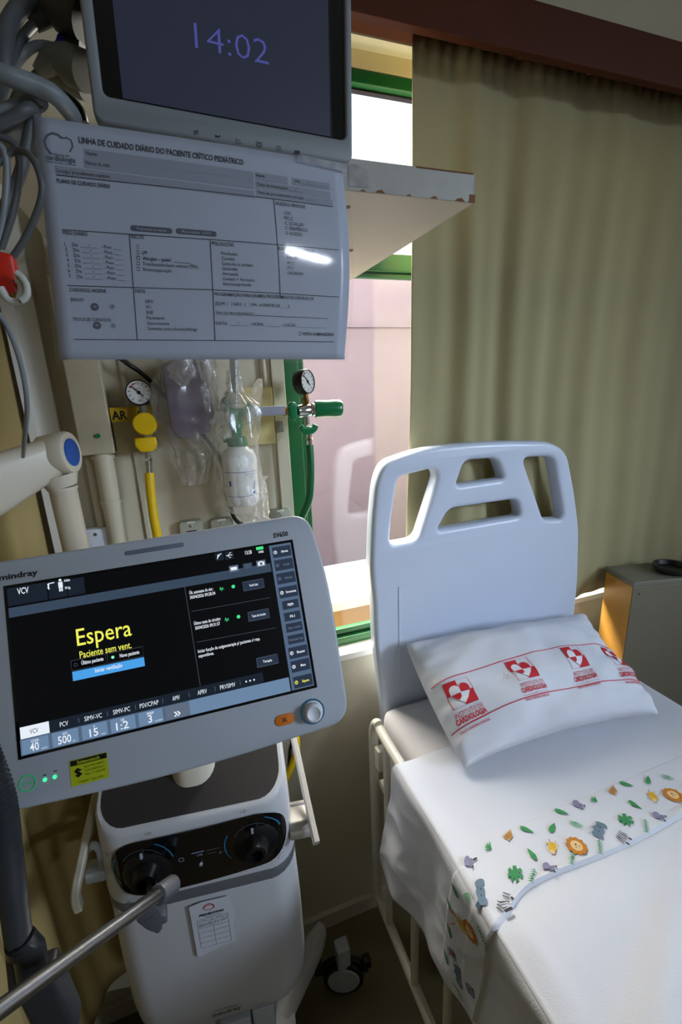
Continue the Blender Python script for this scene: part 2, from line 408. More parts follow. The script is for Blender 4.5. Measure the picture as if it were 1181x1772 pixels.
outlet(484, 883, 'grey outlet plate behind the display, nearest the green window frame')
outlet(166, 917, 'blank white plate with one screw, left of the yellow hose', False, True)
b = MB(); b.tube(smooth_path([at(205, 618, 'y', .93), at(225, 632, 'y', .93), at(250, 650, 'y', .94), at(290, 690, 'y', .95), at(375, 782, 'y', .95), at(395, 850, 'y', .93), at(405, 895, 'y', .94), at(430, 915, 'y', .94)]), .0042)
tag(b.build('black_cable', M_black), 'black cable running behind the bagged items on the wall', 'cable')

# ------------------------------------------------------------------ compressed air outlet, regulator, hose
t = thing('air_outlet', (-.085, .96, 1.5), 'square gas outlet with yellow AR plate behind the yellow regulator', 'gas outlet')
b = MB(); c = at(232, 738, 'y', .94); b.box((c.x-.036, .938, c.z-.048), (c.x+.036, .966, c.z+.034), bev=.003); b.build('housing', mat('outlet_beige', (172, 160, 120), .5, var=.1), t)
b = MB(); b.box((c.x-.036, .9355, c.z+.010), (c.x+.036, .9385, c.z+.036), bev=.001); b.build('name_plate', mat('ar_yellow', (196, 160, 20), .5), t)
F = Flat(lambda u, v, h: Vector((c.x+u, .9355-h, c.z+v))); F.text('AR', -.021, .022, .0145, 0, w=.026, bold=.03); F.text('A', .013, .022, .0115, 0, bold=.02)
F.build('lettering', M_black, t)
def gauge(t, o, ax, r, depth, rimm):
    ax = Vector(ax).normalized(); o = Vector(o)
    b = MB(); b.lathe([(r*.94, 0), (r, .002), (r, depth-.002), (r*.96, depth), (r*.9, depth), (r*.9, depth-.002)], o, ax, n=36); g_ = b.build('gauge', rimm, t)
    side = Vector((0, 0, 1)).cross(-ax).normalized()*-1
    side = ax.cross(Vector((0, 0, 1))).normalized()*-1
    upv = side.cross(ax)*-1
    if upv.z < 0: upv = -upv
    fn = lambda u, v, h: o+ax*(depth-.0018+h)+side*u+upv*v
    F = Flat(fn); F.disc(0, 0, r*.9, 0, 0, n=32)
    for i in range(11):
        a = R(225-27*i); F.line([(r*.62*math.cos(a), r*.62*math.sin(a)), (r*.8*math.cos(a), r*.8*math.sin(a))], r*.05, 1)
    F.ring(0, 0, r*.72, r*.07, 2, 100, 150, h=.0004); F.line([(r*.3, -r*.32), (-r*.48, r*.5)], r*.08, 1, h=.0009); F.disc(0, 0, r*.14, 1, .001)
    F.text('bar', 0, -r*.62, r*.14, 1); F.text('kgf/cm', 0, r*.3, r*.1, 1)
    F.build('dial', [mat('dial_white', (225, 225, 222), .3, var=0), M_black, mat('dial_red', (190, 40, 30), .4)], g_)
t = thing('air_regulator', at(250, 735, 'y', .9), 'yellow knobbed air regulator with white dial gauge mounted at AR outlet', 'regulator')
gc = at(241, 680, 'y', .915); gauge(t, gc+Vector((0, .012, 0)), (0, -1, .05), .0225, .02, M_black)
kc = at(251, 735, 'y', .90); sc = at(253, 766, 'y', .905)
b = MB(); b.tube([gc+Vector((.002, .0, -.022)), (kc.x, .915, kc.z-.005)], .006); b.tube([(kc.x, .966, kc.z-.012), (kc.x, .90, kc.z-.012)], .011); b.build('valve_body', M_grey, t)
b = MB(); b.lathe([(.018, 0), (.0205, .004), (.0205, .02), (.018, .024), (0, .0245)], kc+Vector((0, .012, 0)), (0, -1, .1), n=36); b.build('knob', M_yellow, t)
b = MB(); b.slab([rpoly([(-.018, .010), (.018, .010), (.019, -.004), (.011, -.016), (-.011, -.016), (-.019, -.004)], .004)], .022, .003, M=Matrix.Translation(sc+Vector((0, -.011, 0)))); b.build('wing_nut', M_yellow, t)
s0 = sc+Vector((0, 0, -.014)); s1 = at(259, 822, 'y', .905)
b = MB(); b.tube([s0, s0.lerp(s1, .35)], .0055); b.tube([s0.lerp(s1, .3), s0.lerp(s1, .42)], .0075, n=6); b.tube([s0.lerp(s1, .42), s0.lerp(s1, .6)], .0068); b.tube([s0.lerp(s1, .6), s1], .0062); b.build('hose_fitting', M_chrome, t)
b = MB(); b.tube(smooth_path([s1+Vector((0, 0, .004)), at(263, 870, 'y', .9), at(272, 925, 'y', .895), at(300, 1050, 'y', .89), at(420, 1200, 'y', .9), at(500, 1262, 'y', .91), at(514, 1290, 'y', .915), at(503, 1330, 'y', .92), at(480, 1375, 'y', .9)]), .0085, n=14)
tag(b.build('air_hose', M_yellow), 'yellow air hose hanging from the yellow regulator and passing behind the display', 'hose')
b = MB(); b.tube(smooth_path([at(480, 1180, 'y', .94), at(504, 1270, 'y', .93), at(502, 1300, 'y', .93), at(498, 1345, 'y', .92), at(485, 1390, 'y', .92)]), .0042)
tag(b.build('power_cord', M_black), 'thin black cord beside the yellow hose near the right handle', 'cord')

# ------------------------------------------------------------------ oxygen regulator on its arm in front of the window frame
t = thing('oxygen_regulator', at(530, 710, 'y', .9), 'chrome oxygen regulator with green knob and black rimmed gauge before the window', 'regulator')
yo = .89
p = lambda x, y, yy=yo: at(x, y, 'y', yy)
gauge(t, p(518, 662, .90), Vector((.62, -.78, .06)), .0235, .022, M_black)
b = MB(); b.tube([p(528, 688), p(530, 700)], [.0075, .0065], n=6); b.tube([p(529, 680), p(530, 712)], .005); b.build('brass_stem', M_brass, t)
b = MB(); b.lathe([(.0065, 0), (.0125, .003), (.0125, .026), (.011, .028), (.0125, .03), (.0125, .036)], p(514, 712), p(560, 707)-p(514, 712)); b.tube([p(531, 720), p(532, 735)], .0055); b.build('valve_body', M_chrome, t)
a0 = p(546, 708, .888); a1 = p(592, 707, .88); ax = (a1-a0)
b = MB(); b.lathe([(.009, -.003), (.009, 0)], a0, ax, n=30); b.build('knob_collar', M_black, t)
b = MB(); L_ = ax.length; b.lathe([(.0165, 0), (.0175, .004), (.0165, L_*.4), (.0178, L_*.75), (.017, L_*.93), (.014, L_), (0, L_+.0008)], a0, ax, n=30); b.build('knob', M_greenp, t)
b = MB(); b.slab([rpoly([(-.020, .003), (-.012, .0085), (-.007, .003), (.007, .003), (.012, .0085), (.020, .003), (.016, -.006), (.008, -.012), (-.008, -.012), (-.016, -.006)], .003)], .016, .003, M=Matrix.Translation(p(534, 741)+Vector((0, -.008, 0)))); b.build('wing_nut', M_greenp, t)
b = MB(); b.tube([p(535, 750), p(536, 772)], .006); b.tube([p(535.5, 757), p(535.8, 761)], .0078, n=6); b.build('hose_fitting', M_chrome, t)
b = MB(); b.slab([rpoly([(-.009, .012), (-.004, .017), (.004, .017), (.009, .012), (.008, -.013), (.003, -.018), (-.003, -.018), (-.008, -.013)], .003)], .018, .003, M=Matrix.Translation(p(506, 711)+Vector((0, -.009, 0)))); b.build('coupling_nut', M_greenp, t)
b = MB(); b.tube([p(490, 712), p(518, 711)], .0055); b.tube([p(491, 712), p(496, 712)], .0085, n=6); b.build('inlet', M_brass, t)
b = MB(); b.tube(smooth_path([p(536, 770), p(538, 810, .885), p(536, 860, .885), p(527, 885, .89), p(518, 905, .9), p(505, 935, .92), p(500, 1000, .94), p(498, 1100, .94)]), .0078, n=14)
tag(b.build('oxygen_hose', mat('green_rubber', (4, 98, 52), .4)), 'dark green oxygen hose curving down from the chrome regulator', 'hose')
b = MB(); c0 = p(448, 712); c1 = p(492, 712)
b.box((c0.x-.03, .88, c0.z-.0085), (c1.x, .9, c0.z+.0085), bev=.002)
b.box((c0.x-.03, .90, c0.z-.006), (c0.x-.01, .946, c0.z+.006))
tag(b.build('gas_manifold', mat('grey_bar', (150, 152, 165), .45)), 'light grey square bar between humidifier and oxygen regulator', 'bar')

# humidifier bottle with flowmeter in a clear bag
t = thing('humidifier_bottle', p(420, 890), 'translucent white humidifier bottle with green cap, wrapped in clear plastic', 'bottle')
bb = p(420, 872, .88); bt = p(412, 775, .88); axb = bt-bb; hB = axb.length
b = MB(); b.lathe([(.004, -.002), (.027, 0), (.033, .008), (.034, .02), (.033, hB*.55), (.0335, hB*.8), (.030, hB*.93), (.020, hB), (.016, hB+.006)], bb, axb, n=36)
b.build('bottle', mat('milky_plastic', (238, 238, 234), .35, alpha=1, spec=.5), t)
ab = axb.normalized(); sb = Vector((1, 0, 0)); sb = (sb-ab*sb.dot(ab)).normalized(); fb = ab.cross(sb); fb = fb if fb.y < 0 else -fb
def bfn(u, v, h):
    a = u/.0335; return bb+ab*v+(sb*math.sin(a)+fb*math.cos(a))*(.0340+h)
F = Flat(bfn); F.line([(-.038, hB*.62), (.04, hB*.62)], .0008, 0, n=16); F.line([(-.038, hB*.2), (.04, hB*.2)], .0008, 0, n=16)
F.rect(-.026, hB*.38, -.022, hB*.47, 0, n=2); F.text('UMIDIFICADOR', .016, hB*.57, .0022, 0, w=.022); F.text('250 mL', .018, hB*.52, .002, 0)
F.line([(.02, hB*.28), (.026, hB*.45), (.023, hB*.36), (.019, hB*.31)], .001, 0); F.disc(.021, hB*.25, .003, 0)
F.build('printed_scale', mat('blue_print', (70, 95, 170), .5), t)
b = MB(); ct = bt+ab*.004
b.lathe([(.019, 0), (.0195, .004), (.017, .016), (.010, .018), (.010, .03), (.013, .032), (.013, .044), (.008, .05), (.007, .065)], ct, ab, n=30)
b.tube([ct+ab*.012, ct+ab*.011-sb*.026], .004); b.tube([ct+ab*.064-sb*.026+ab*.006, ct+ab*.062, ct+ab*.058+sb*.02], [.0045, .007, .007]); b.tube([ct+ab*.062-sb*.002, ct+ab*.088-sb*.02], [.006, .0045])
b.tube([ct+ab*.062+sb*.018, ct+ab*.075+sb*.03], [.006, .008])
b.build('green_cap', M_greenp, t)
f0 = ct+ab*.07; f1 = p(405, 600, .88)
b = MB(); b.tube([f0, f0.lerp(f1, .05), f1], [.010, .0085, .0085], n=24); tb = b.build('flow_tube', mat('clear_acrylic', (215, 215, 212), .1, trans=.55, var=0), t)
F = Flat(lambda u, v, h: f0+(f1-f0).normalized()*v+Vector((u, -.0087-h, 0)))
for i in range(26): F.rect(-.004, .028+i*.0028, .001 if i % 5 else .004, .0288+i*.0028, 0)
F.build('scale_marks', M_dgrey, tb)
# clear bag around the bottle
M_film = film('clear_film', (240, 236, 230), .24, .2)
def bag(fnC, nu=64, nv=50, sd=0., wr=.0025):
    def fn(u, v):
        c, rx, ry = fnC(v); a = 2*math.pi*u
        k = 1+.10*math.sin(3*a+v*7+sd)+.07*math.sin(7*a-v*11+sd)
        q = Vector((math.cos(a)*rx*k, math.sin(a)*ry*k, 0))
        w = noise.noise(Vector((math.cos(a)*2.2, math.sin(a)*2.2, v*9+sd)))*wr*2.2+abs(noise.noise(Vector((math.cos(a)*5, math.sin(a)*5, v*20+sd))))*wr*1.6
        return Vector(c)+q+q.normalized()*w if q.length > 1e-6 else Vector(c)
    return fn
def lerpk(K, v):
    for i in range(len(K)-1):
        if v <= K[i+1][0] or i == len(K)-2:
            t_ = (v-K[i][0])/(K[i+1][0]-K[i][0]); t_ = max(0, min(1, t_)); t_ = t_*t_*(3-2*t_); return [a*(1-t_)+b_*t_ for a, b_ in zip(K[i][1:], K[i+1][1:])]
K = [(0, 405, 640, .011, .011), (.12, 408, 680, .014, .014), (.2, 412, 700, .034, .028), (.4, 412, 760, .038, .037), (.62, 420, 850, .041, .040), (.78, 425, 880, .037, .037), (.9, 438, 893, .022, .02), (1, 445, 905, .028, .022)]
def cb(v): x, y, rx, ry = lerpk(K, v); return p(x, y, .885), rx, ry
b = MB(); b.grid(bag(cb, sd=1), 72, 60)
K2 = [(0, 449, 655, .002, .002), (.15, 447, 664, .0085, .006), (.5, 444, 690, .011, .006), (.85, 436, 722, .009, .006), (1, 430, 735, .006, .005)]
b.grid(bag(lambda v: (p(lerpk(K2, v)[0], lerpk(K2, v)[1], .87), lerpk(K2, v)[2], lerpk(K2, v)[3]), sd=2, wr=.0006), 24, 16)
K3 = [(0, 458, 824, .006, .004), (.1, 455, 832, .003, .003), (.5, 454, 855, .010, .008), (1, 448, 900, .02, .012)]
b.grid(bag(lambda v: (p(lerpk(K3, v)[0], lerpk(K3, v)[1], .885), lerpk(K3, v)[2], lerpk(K3, v)[3]), sd=4, wr=.002), 30, 24)
K4 = [(0, 388, 690, .002, .002), (.3, 386, 700, .008, .005), (1, 380, 735, .016, .008)]
b.grid(bag(lambda v: (p(lerpk(K4, v)[0], lerpk(K4, v)[1], .87), lerpk(K4, v)[2], lerpk(K4, v)[3]), sd=5, wr=.003), 30, 16)
b.build('clear_bag', M_film, t)

# purple device in a clear bag
t = thing('bagged_vacuum_jar', p(325, 760, .9), 'purple grey container inside a crumpled clear plastic bag on the wall', 'container')
b = MB()
c = p(312, 690, .915)
pts = [(q.x, q.z) for q in (p(278, 630, .9), p(352, 605, .9), p(372, 720, .9), p(365, 748, .9), p(312, 762, .9), p(296, 745, .9))]
b.slab([rpoly(pts, .007)], .05, .006, M=Matrix.Translation((0, .9, 0)))
b.build('container', mat('purple_grey', (112, 98, 122), .4, var=.05), t)
b = MB()
K = [(0, 318, 600, .045, .03), (.3, 320, 660, .052, .036), (.55, 325, 725, .055, .04), (.75, 335, 780, .040, .03), (1, 335, 838, .018, .012)]
b.grid(bag(lambda v: (p(lerpk(K, v)[0], lerpk(K, v)[1], .912), lerpk(K, v)[2], lerpk(K, v)[3]), sd=7, wr=.004), 80, 60)
K = [(0, 318, 600, .012, .01), (.6, 313, 650, .020, .014), (1, 318, 668, .004, .004)]
b.grid(bag(lambda v: (p(lerpk(K, v)[0], lerpk(K, v)[1], .868), lerpk(K, v)[2], lerpk(K, v)[3]), sd=9, wr=.003), 30, 24)
K = [(0, 350, 600, .010, .01), (.5, 362, 660, .013, .01), (1, 366, 712, .008, .006)]
b.grid(bag(lambda v: (p(lerpk(K, v)[0], lerpk(K, v)[1], .88), lerpk(K, v)[2], lerpk(K, v)[3]), sd=11, wr=.003), 30, 24)
b.build('clear_bag', film('clear_film_2', (226, 220, 212), .22, .22), t)

# ------------------------------------------------------------------ shelf
t = thing('wall_shelf', (.15, .8, 1.775), 'thick white shelf with a chipped edge carrying the patient monitor', 'shelf')
b = MB(); b.box((-.14, .566, 1.775), (.392, .998, 1.806)); b.build('board', mat('shelf_white', (212, 202, 186), .5, var=.05), t, smooth=False)
b = MB(); b.box((-.14, .5645, 1.7752), (.3925, .5661, 1.8068)); b.box((.392, .5645, 1.7752), (.3935, .99, 1.8065)); b.build('edge_banding', mat('edge_grey', (168, 166, 158), .5, var=.12, scale=40), t, smooth=False)
b = MB()
for i, (x, s) in enumerate(((.24, .004), (.262, .007), (.30, .004), (.335, .006), (.372, .008), (.389, .006))):
    b = MB(); b.add([Vector((x-s, .5641, 1.7753)), Vector((x+s*.9, .5641, 1.7753)), Vector((x+s*.3, .5641, 1.7753+s*.5)), Vector((x-s*.5, .5641, 1.7753+s*.35))], [(0, 1, 2, 3)])
    b.build('chipped_wood', mat('raw_wood', (128, 82, 44), .8, var=.3, scale=60), t, smooth=False)
for A_, B_ in (((.386, .5638, 1.776), (.3938, .5646, 1.784)), ((.31, .5635, 1.8058), (.39, .566, 1.8072))): b = MB(); b.box(A_, B_); b.build('chipped_wood', MATS['raw_wood'], t, smooth=False)
for q in ((602, 358), (608, 433)):
    b = MB(); c = at(q[0], q[1], 'z', 1.7745); b.lathe([(.004, 0), (.002, .002)], c, (0, 0, -1), n=10); b.build('screw_hole', M_brass, t)
b = MB(); b.box((.222, .5632, 1.779), (.247, .5644, 1.801)); b.build('clear_tape', film('tape', (230, 230, 230), .5, .1), t)

# ------------------------------------------------------------------ patient monitor
YM = .545
mp = lambda x, y, yy=YM: at(x, y, 'y', yy)
t = thing('patient_monitor', (.1, .6, 1.807), 'dark patient monitor showing 14:02, light grey bezel, standing on the shelf', 'monitor')
bl = mp(163, 209); br = mp(611, 284); lft = mp(135, 0); ex = (br-bl); hgt = .265; exn = ex.normalized(); wM = ex.length
upM = (lft-bl).normalized(); upM = Vector((.0, 0.02, 1)).normalized(); nM = exn.cross(upM)*1.0
if nM.y > 0: nM = -nM
upM = nM.cross(exn); upM = upM if upM.z > 0 else -upM
MM = Matrix(((exn.x, -nM.x, upM.x, bl.x), (exn.y, -nM.y, upM.y, bl.y), (exn.z, -nM.z, upM.z, bl.z), (0, 0, 0, 1)))
b = MB(); b.slab([rrect(wM, hgt, .010, wM/2, hgt/2), rrect(wM-.018, hgt-.036, .006, wM/2+.001, hgt/2+.004)], .018, .003, M=MM)
b.slab([rrect(wM-.01, hgt-.01, .01, wM/2, hgt/2)], .05, .006, M=MM @ Matrix.Translation((0, .012, 0)))
b.build('bezel', mat('monitor_grey', (134, 140, 146), .45, var=.02), t)
gx0, gz0 = .0115, .024
b = MB(); b.box((.009, .004, .021), (wM-.007, .014, hgt-.012), M=MM); sc_ = b.build('screen', M_blackg, t)
F = Flat(lambda u, v, h: MM @ Vector((u, .0039-h, v)))
def minv(x, y):
    q = MM.inverted() @ mp(x, y); 
    d = _f + _r2*((x-590.5)/FPX) - _u2*((y-886)/FPX); o = Vector((0, 0, CAM_Z)); n = nM; tt = (bl-o).dot(n)/d.dot(n); q = MM.inverted() @ (o+d*tt); return q.x, q.z
u0 = minv(205, 100)[0]; u1 = minv(572, 100)[0]
F.rect(u0, .024, u1, hgt-.02, 0, .0002)
mc = minv(403, 72)
F.text('14:02', mc[0], mc[1], .0205, 1, w=.071, bold=-.012)
F.line([(u1+.001, .023), (u1+.001, hgt-.02)], .0012, 2)
F.build('display_image', [mat('standby_glow', (44, 48, 66), .3, emit=.6, var=0), mat('standby_clock', (78, 82, 158), .4, emit=.7, var=0), M_black], sc_)
F = Flat(lambda u, v, h: MM @ Vector((u, -h, v)))
for i, x in enumerate((340, 377, 413, 449, 483, 515)):
    u, v = minv(x, 233+(x-340)*.195); v += .0018
    F.ring(u, v, .0018, .0005, 0, ry=.8) if i in (0, 3) else None
    if i == 0: F.line([(u-.0025, v-.0025), (u+.0025, v+.0025)], .0005, 0)
    if i == 1: F.disc(u-.0014, v, .0012, 0); F.line([(u, v-.0006), (u+.003, v+.001)], .0012, 0)
    if i == 2: F.line([(u-.002, v+.002), (u-.002, v-.002), (u+.003, v-.002)], .0005, 0); F.line([(u-.0015, v-.0005), (u, v+.0005), (u+.002, v)], .0004, 0)
    if i == 3: F.line([(u-.003, v-.0022), (u+.003, v-.0022), (u+.003, v+.0022), (u-.003, v+.0022), (u-.003, v-.0022)], .0004, 0)
    if i == 4: F.line([(u-.002, v-.002), (u-.002, v+.002), (u+.002, v+.002), (u+.002, v-.002)], .0005, 0); F.line([(u, v+.001), (u, v-.002)], .0005, 0)
    if i == 5: F.rect(u-.0028, v-.0016, u+.0028, v+.0016, 0)
F.build('key_symbols', mat('ink_dark', (30, 32, 40), .5, var=0), t)

# ------------------------------------------------------------------ laminated care sheet
YP = .532
pp = lambda x, y: at(x, y, 'y', YP)
TL, TR, BR, BL = pp(57, 198), pp(592, 284), pp(597, 622), pp(103, 622)
t = thing('care_sheet', (.05, YP, 1.7), 'laminated A4 daily care form hanging below the patient monitor', 'form')
def sheet_pt(a, c, h, pad=0):
    a_ = a; c_ = c
    top = TL.lerp(TR, a_); bot = BL.lerp(BR, a_); q = top.lerp(bot, c_)
    q.y += -h - .004*math.sin(math.pi*c_)*(.3+.7*a_) + .002*math.cos(a_*5)
    q.x += .006*math.sin(math.pi*min(1, c_*1.05))*a_**3
    return q
b = MB(); b.grid(lambda u, v: sheet_pt(u, v, 0), 24, 24, flip=True); sh = b.build('paper', mat('paper_blue_white', (178, 186, 204), .55, coat=.25, var=.015), t, solid=.0003)
b = MB(); b.grid(lambda u, v: sheet_pt(-.012+u*1.027, -.003+v*1.019, .0022), 24, 24, flip=True)
b.build('plastic_sleeve', film('sleeve', (220, 225, 235), .035, .06), t)
b = MB(); tr = pp(592, 284); b.box((.0, -.0035, -.003), (.055, .0, .0035), bev=.001, M=Matrix.Translation(tr+Vector((-.05, -.001, -.001)))@Matrix.Rotation(R(4), 4, 'Y')); b.build('clear_tape', film('tape_2', (235, 238, 245), .45, .05), t)
def ps(x, y):
    q = pp(x, y); a = .5; c = .5
    for _ in range(12):
        top = TL.lerp(TR, a); bot = BL.lerp(BR, a); c = (q.z-top.z)/(bot.z-top.z); l = TL.lerp(BL, c); r = TR.lerp(BR, c); a = (q.x-l.x)/(r.x-l.x)
    return a*.297, c*.21
F = Flat(lambda u, v, h: sheet_pt(u/.297, -v/.21, h*.6+.0003))
def PT(s, x, y, h, w, mi=0, bold=.008, al='l'):
    """text on the form: left x, y, capital height and total width in photo pixels"""
    u, v = ps(x, y); u2, v2 = ps(x+w, y+w*(.16*(1-(y-200)/420)) if w else y); F.text(s, u, -v, h*.000545, mi, w=abs(u2-u), al=al, bold=bold)
def PL(x0, y0, x1, y1, w=1.2, mi=0): a = ps(x0, y0); c_ = ps(x1, y1); F.line([(a[0], -a[1]), (c_[0], -c_[1])], w*.00055, mi, n=8)
def PR(x0, y0, x1, y1, h, mi):
    a = ps(x0, y0); c_ = ps(x1, y1); F.b.add([F.fn(a[0]+(c_[0]-a[0])*i/8, -(a[1]+(c_[1]-a[1])*i/8)-k*h*.00055, .0002) for i in range(9) for k in (0, 1)], [(2*i, 2*i+2, 2*i+3, 2*i+1) for i in range(8)], mi)
PT('LINHA DE CUIDADO DIÁRIO DO PACIENTE CRÍTICO PEDIÁTRICO', 136, 241, 9, 284, bold=.018)
PR(144, 256, 437, 300, 14, 1); PR(144, 272, 437, 315, 15, 1); PR(94, 285, 437, 333, 13, 1)
PR(440, 300, 495, 308, 13, 1); PR(502, 309, 567, 318, 13, 1); PR(440, 315, 567, 333, 13, 1); PR(440, 330, 570, 347, 13, 1)
PT('Nome:', 149, 264, 6, 20); PT('Nome da mãe:', 149, 281, 6, 42, bold=.0); PT('Cirurgia/ procedimento realizado:', 97, 294, 6, 95, bold=0)
PT('Idade:', 441, 305, 5, 16); PT('DN: ___/___/______', 507, 315, 5, 54, bold=0); PT('Data da internação: ___/___', 443, 321, 6, 76, bold=0); PT('Data do procedimento/ cirurgia: ___/___', 444, 335, 5, 98, bold=0)
PL(97, 302, 570, 359); PT('PLANO DE CUIDADO DIÁRIO', 98, 312, 6, 93, bold=.02)
PL(470, 346, 481, 516); PT('ACESSOS VENOSOS', 473, 354, 6, 50)
for i, (s, w) in enumerate((('CVC', 12), ('PICC', 15), ('C. SCHILLEY', 32), ('C. PERIFÉRICO', 37), ('S/ ACESSO', 28))): PT(s, 487+i*.5, 371+i*8.6, 6, w, bold=0)
for x0, x1, y, s in ((226, 298, 395, 'Programação de exames'), (304, 373, 401, 'Revisão UTI')):
    a = ps(x0, y); c_ = ps(x1, y+7); uc = (a[0]+c_[0])/2; vc = -(a[1]+c_[1])/2
    P_ = rrect((c_[0]-a[0]), .0052, .0025, uc, vc); F.poly(P_, 2, .0003); F.text(s, uc, vc, .0022, 3, w=(c_[0]-a[0])*.7)
PL(107, 397, 366, 417); PL(366, 417, 577, 434); PT('PESO DIÁRIO', 109, 402, 6, 43)
for i in range(7): PT('%d.    Dia  ____/____  - Peso ____' % (i+1), 112+i*1.2, 422+i*9.2, 5.5, 98, bold=0)
PL(224, 405, 238, 588); PT('RISCOS', 227, 410, 6, 22)
for i, (s, w) in enumerate((('□', 4), ('□  LPP', 18), ('□  Alergias – quais?  ________', 92), ('□  Tromboembolismo venoso (TEV)', 105), ('□  Broncoaspiração', 60))): PT(s, 237, 428+i*9.5, 6, w, bold=.012 if i == 2 else 0)
PL(362, 417, 372, 590); PT('PRECAUÇÕES', 365, 423, 6, 37)
for i, (s, w) in enumerate((('Nenhuma', 27), ('Contato', 22), ('Gotículas e contato', 52), ('Gotículas', 25), ('Aerossóis', 26), ('Contato + Aerossóis', 53), ('Imunossuprimido', 47))): PT(s, 381+i*.6, 440+i*8.7, 6, w, bold=0)
PT('BUNDLES PREVENTIVOS', 476, 432, 6, 60)
for i, (s, w) in enumerate((('PAVM', 16), ('IPCS', 11), ('ITU', 9), ('DELIRIUM', 25))): PT(s, 491+i*.5, 448+i*8.7, 5.5, w, bold=0)
PL(117, 494, 368, 503); PL(368, 503, 579, 515); PT('CUIDADOS/ HIGIENE', 120, 501, 6, 64); PT('BANHO', 123, 518, 6, 22, bold=0); PT('TROCA DE CURATIVOS', 126, 552, 6, 66, bold=0)
for x, y, r, mi in ((164, 531, 6.5, 2), (195, 531, 4.5, 1), (168, 563, 6.5, 2), (196, 564, 4.5, 1)):
    a = ps(x, y); F.disc(a[0], -a[1], r*.00056, mi, .0003); F.text('M' if mi == 2 else 'T', a[0], -a[1], .0026, 3 if mi == 2 else 0)
PT('DIETA', 234, 504, 6, 18)
for i, (s, w) in enumerate((('NPO', 13), ('VO', 9), ('SNE', 12), ('Parenteral', 30), ('Gastrostomia', 38), ('Somente com a fonoaudióloga', 85))): PT(s, 252+i*.8, 522+i*9.3, 6, w, bold=0)
PT('PROGRAMAÇÃO PARA EXAMES/ PROCEDIMENTOS CIRÚRGICOS', 370, 510, 6, 167); PT('JEJUM: (   ) NÃO   (   ) SIM - A PARTIR DE ____h', 371, 526, 6, 126, bold=0)
PT('TIPO DE PROCEDIMENTO:', 372, 543, 6, 67, bold=0); PL(440, 547, 563, 552, .9); PT('DATA: ____/____  - HORA: _______  - LOCAL: _______________', 373, 560, 6, 188, bold=0)
PT('□ VISITA HUMANIZADA', 515, 578, 6.5, 60, bold=.01); PL(128, 587, 577, 592)
# emblem: two lobed outline over the clinic name
def em(x, y): a = ps(x, y); return (a[0], -a[1])
F.line([em(*q) for q in ((88, 265), (80, 255), (76, 243), (81, 233), (90, 229), (100, 232), (107, 238))], .0017, 2); F.line([em(*q) for q in ((107, 238), (115, 237), (123, 242), (126, 252), (121, 262))], .0011, 2)
PT('instituto de', 84, 264, 4.5, 36, mi=2, bold=0); PT('cardiologia', 78, 270, 8, 53, mi=2, bold=.02); PT('Fundação Universitária de Cardiologia', 78, 278, 2.6, 54, mi=2)
F.build('printed_form', [mat('print_black', (40, 42, 52), .6, var=0), mat('print_grey', (150, 156, 172), .6, var=0), mat('print_dark_grey', (84, 88, 102), .6, var=0), mat('print_light', (190, 196, 210), .6, var=0)], sh)

# ------------------------------------------------------------------ ventilator
V_Y = R(-7.5)
vent = thing('ventilator', (-.03, .78, 0), 'white lung ventilator on a cart with a lit touch screen reading Espera', 'ventilator')
Mv = Matrix.Translation((-.0565, .64, 0)) @ Matrix.Rotation(V_Y, 4, 'Z')     # local: x right, y back, z up ; front face y=0
M_vb = mat('ventilator_white', (186, 186, 190), .42, var=.015)
SL = math.tan(R(27.5))
ZT = .888
def ring_pts(w, d, r, z, n=6, y0=0, bul=.0):
    P = []
    for x, y in rrect(w, d, r, 0, y0+d/2, n):
        yy = y - bul*(1-(2*x/w)**2)*(1 if y < y0+d/2 else 0); P.append((x, yy, z))
    return P
def loft(b, rings, mi=0, cap0=True, cap1=True):
    n = len(rings[0]); V = [Vector(q) for r_ in rings for q in r_]; F_ = []
    for i in range(len(rings)-1):
        for j in range(n): F_.append((i*n+j, i*n+(j+1) % n, (i+1)*n+(j+1) % n, (i+1)*n+j))
    if cap0: F_.append(tuple(range(n-1, -1, -1)))
    if cap1: F_.append(tuple((len(rings)-1)*n+j for j in range(n)))
    b.add(V, F_, mi)
DB = .27
# upper shell with wedge top
b = MB(); b.M = Mv
def wedge(w, d, r, z, y0=0, bul=.008): return [(x, y, z+max(0, y)*SL) for x, y, _ in ring_pts(w, d, r, 0, y0=y0, bul=bul)]
def flatr(w, d, r, z, y0=0, bul=.008): return ring_pts(w, d, r, z, y0=y0, bul=bul)
loft(b, [flatr(.322, DB, .045, .745), flatr(.324, DB, .045, .76), flatr(.318, DB, .045, .83)] + [wedge(.312, DB, .045, ZT-.006), wedge(.304, DB-.006, .042, ZT, y0=.003), wedge(.292, DB-.02, .038, ZT+.0005, y0=.010)])
b.build('upper_shell', M_vb, vent)
b = MB(); b.M = Mv
loft(b, [wedge(.293, DB-.02, .038, ZT-.001, y0=.0095), wedge(.293, DB-.02, .038, ZT+.0015, y0=.0095)]); b.build('top_cover', mat('slate_cover', (46, 43, 43), .42, var=.03), vent)
b = MB(); b.M = Mv
loft(b, [flatr(.318, DB, .044, .722, bul=.007), flatr(.324, DB, .045, .728), flatr(.324, DB, .045, .744), flatr(.320, DB, .045, .7455)]); b.build('waist_band', mat('band_grey', (96, 98, 102), .45, var=.02), vent)
b = MB(); b.M = Mv
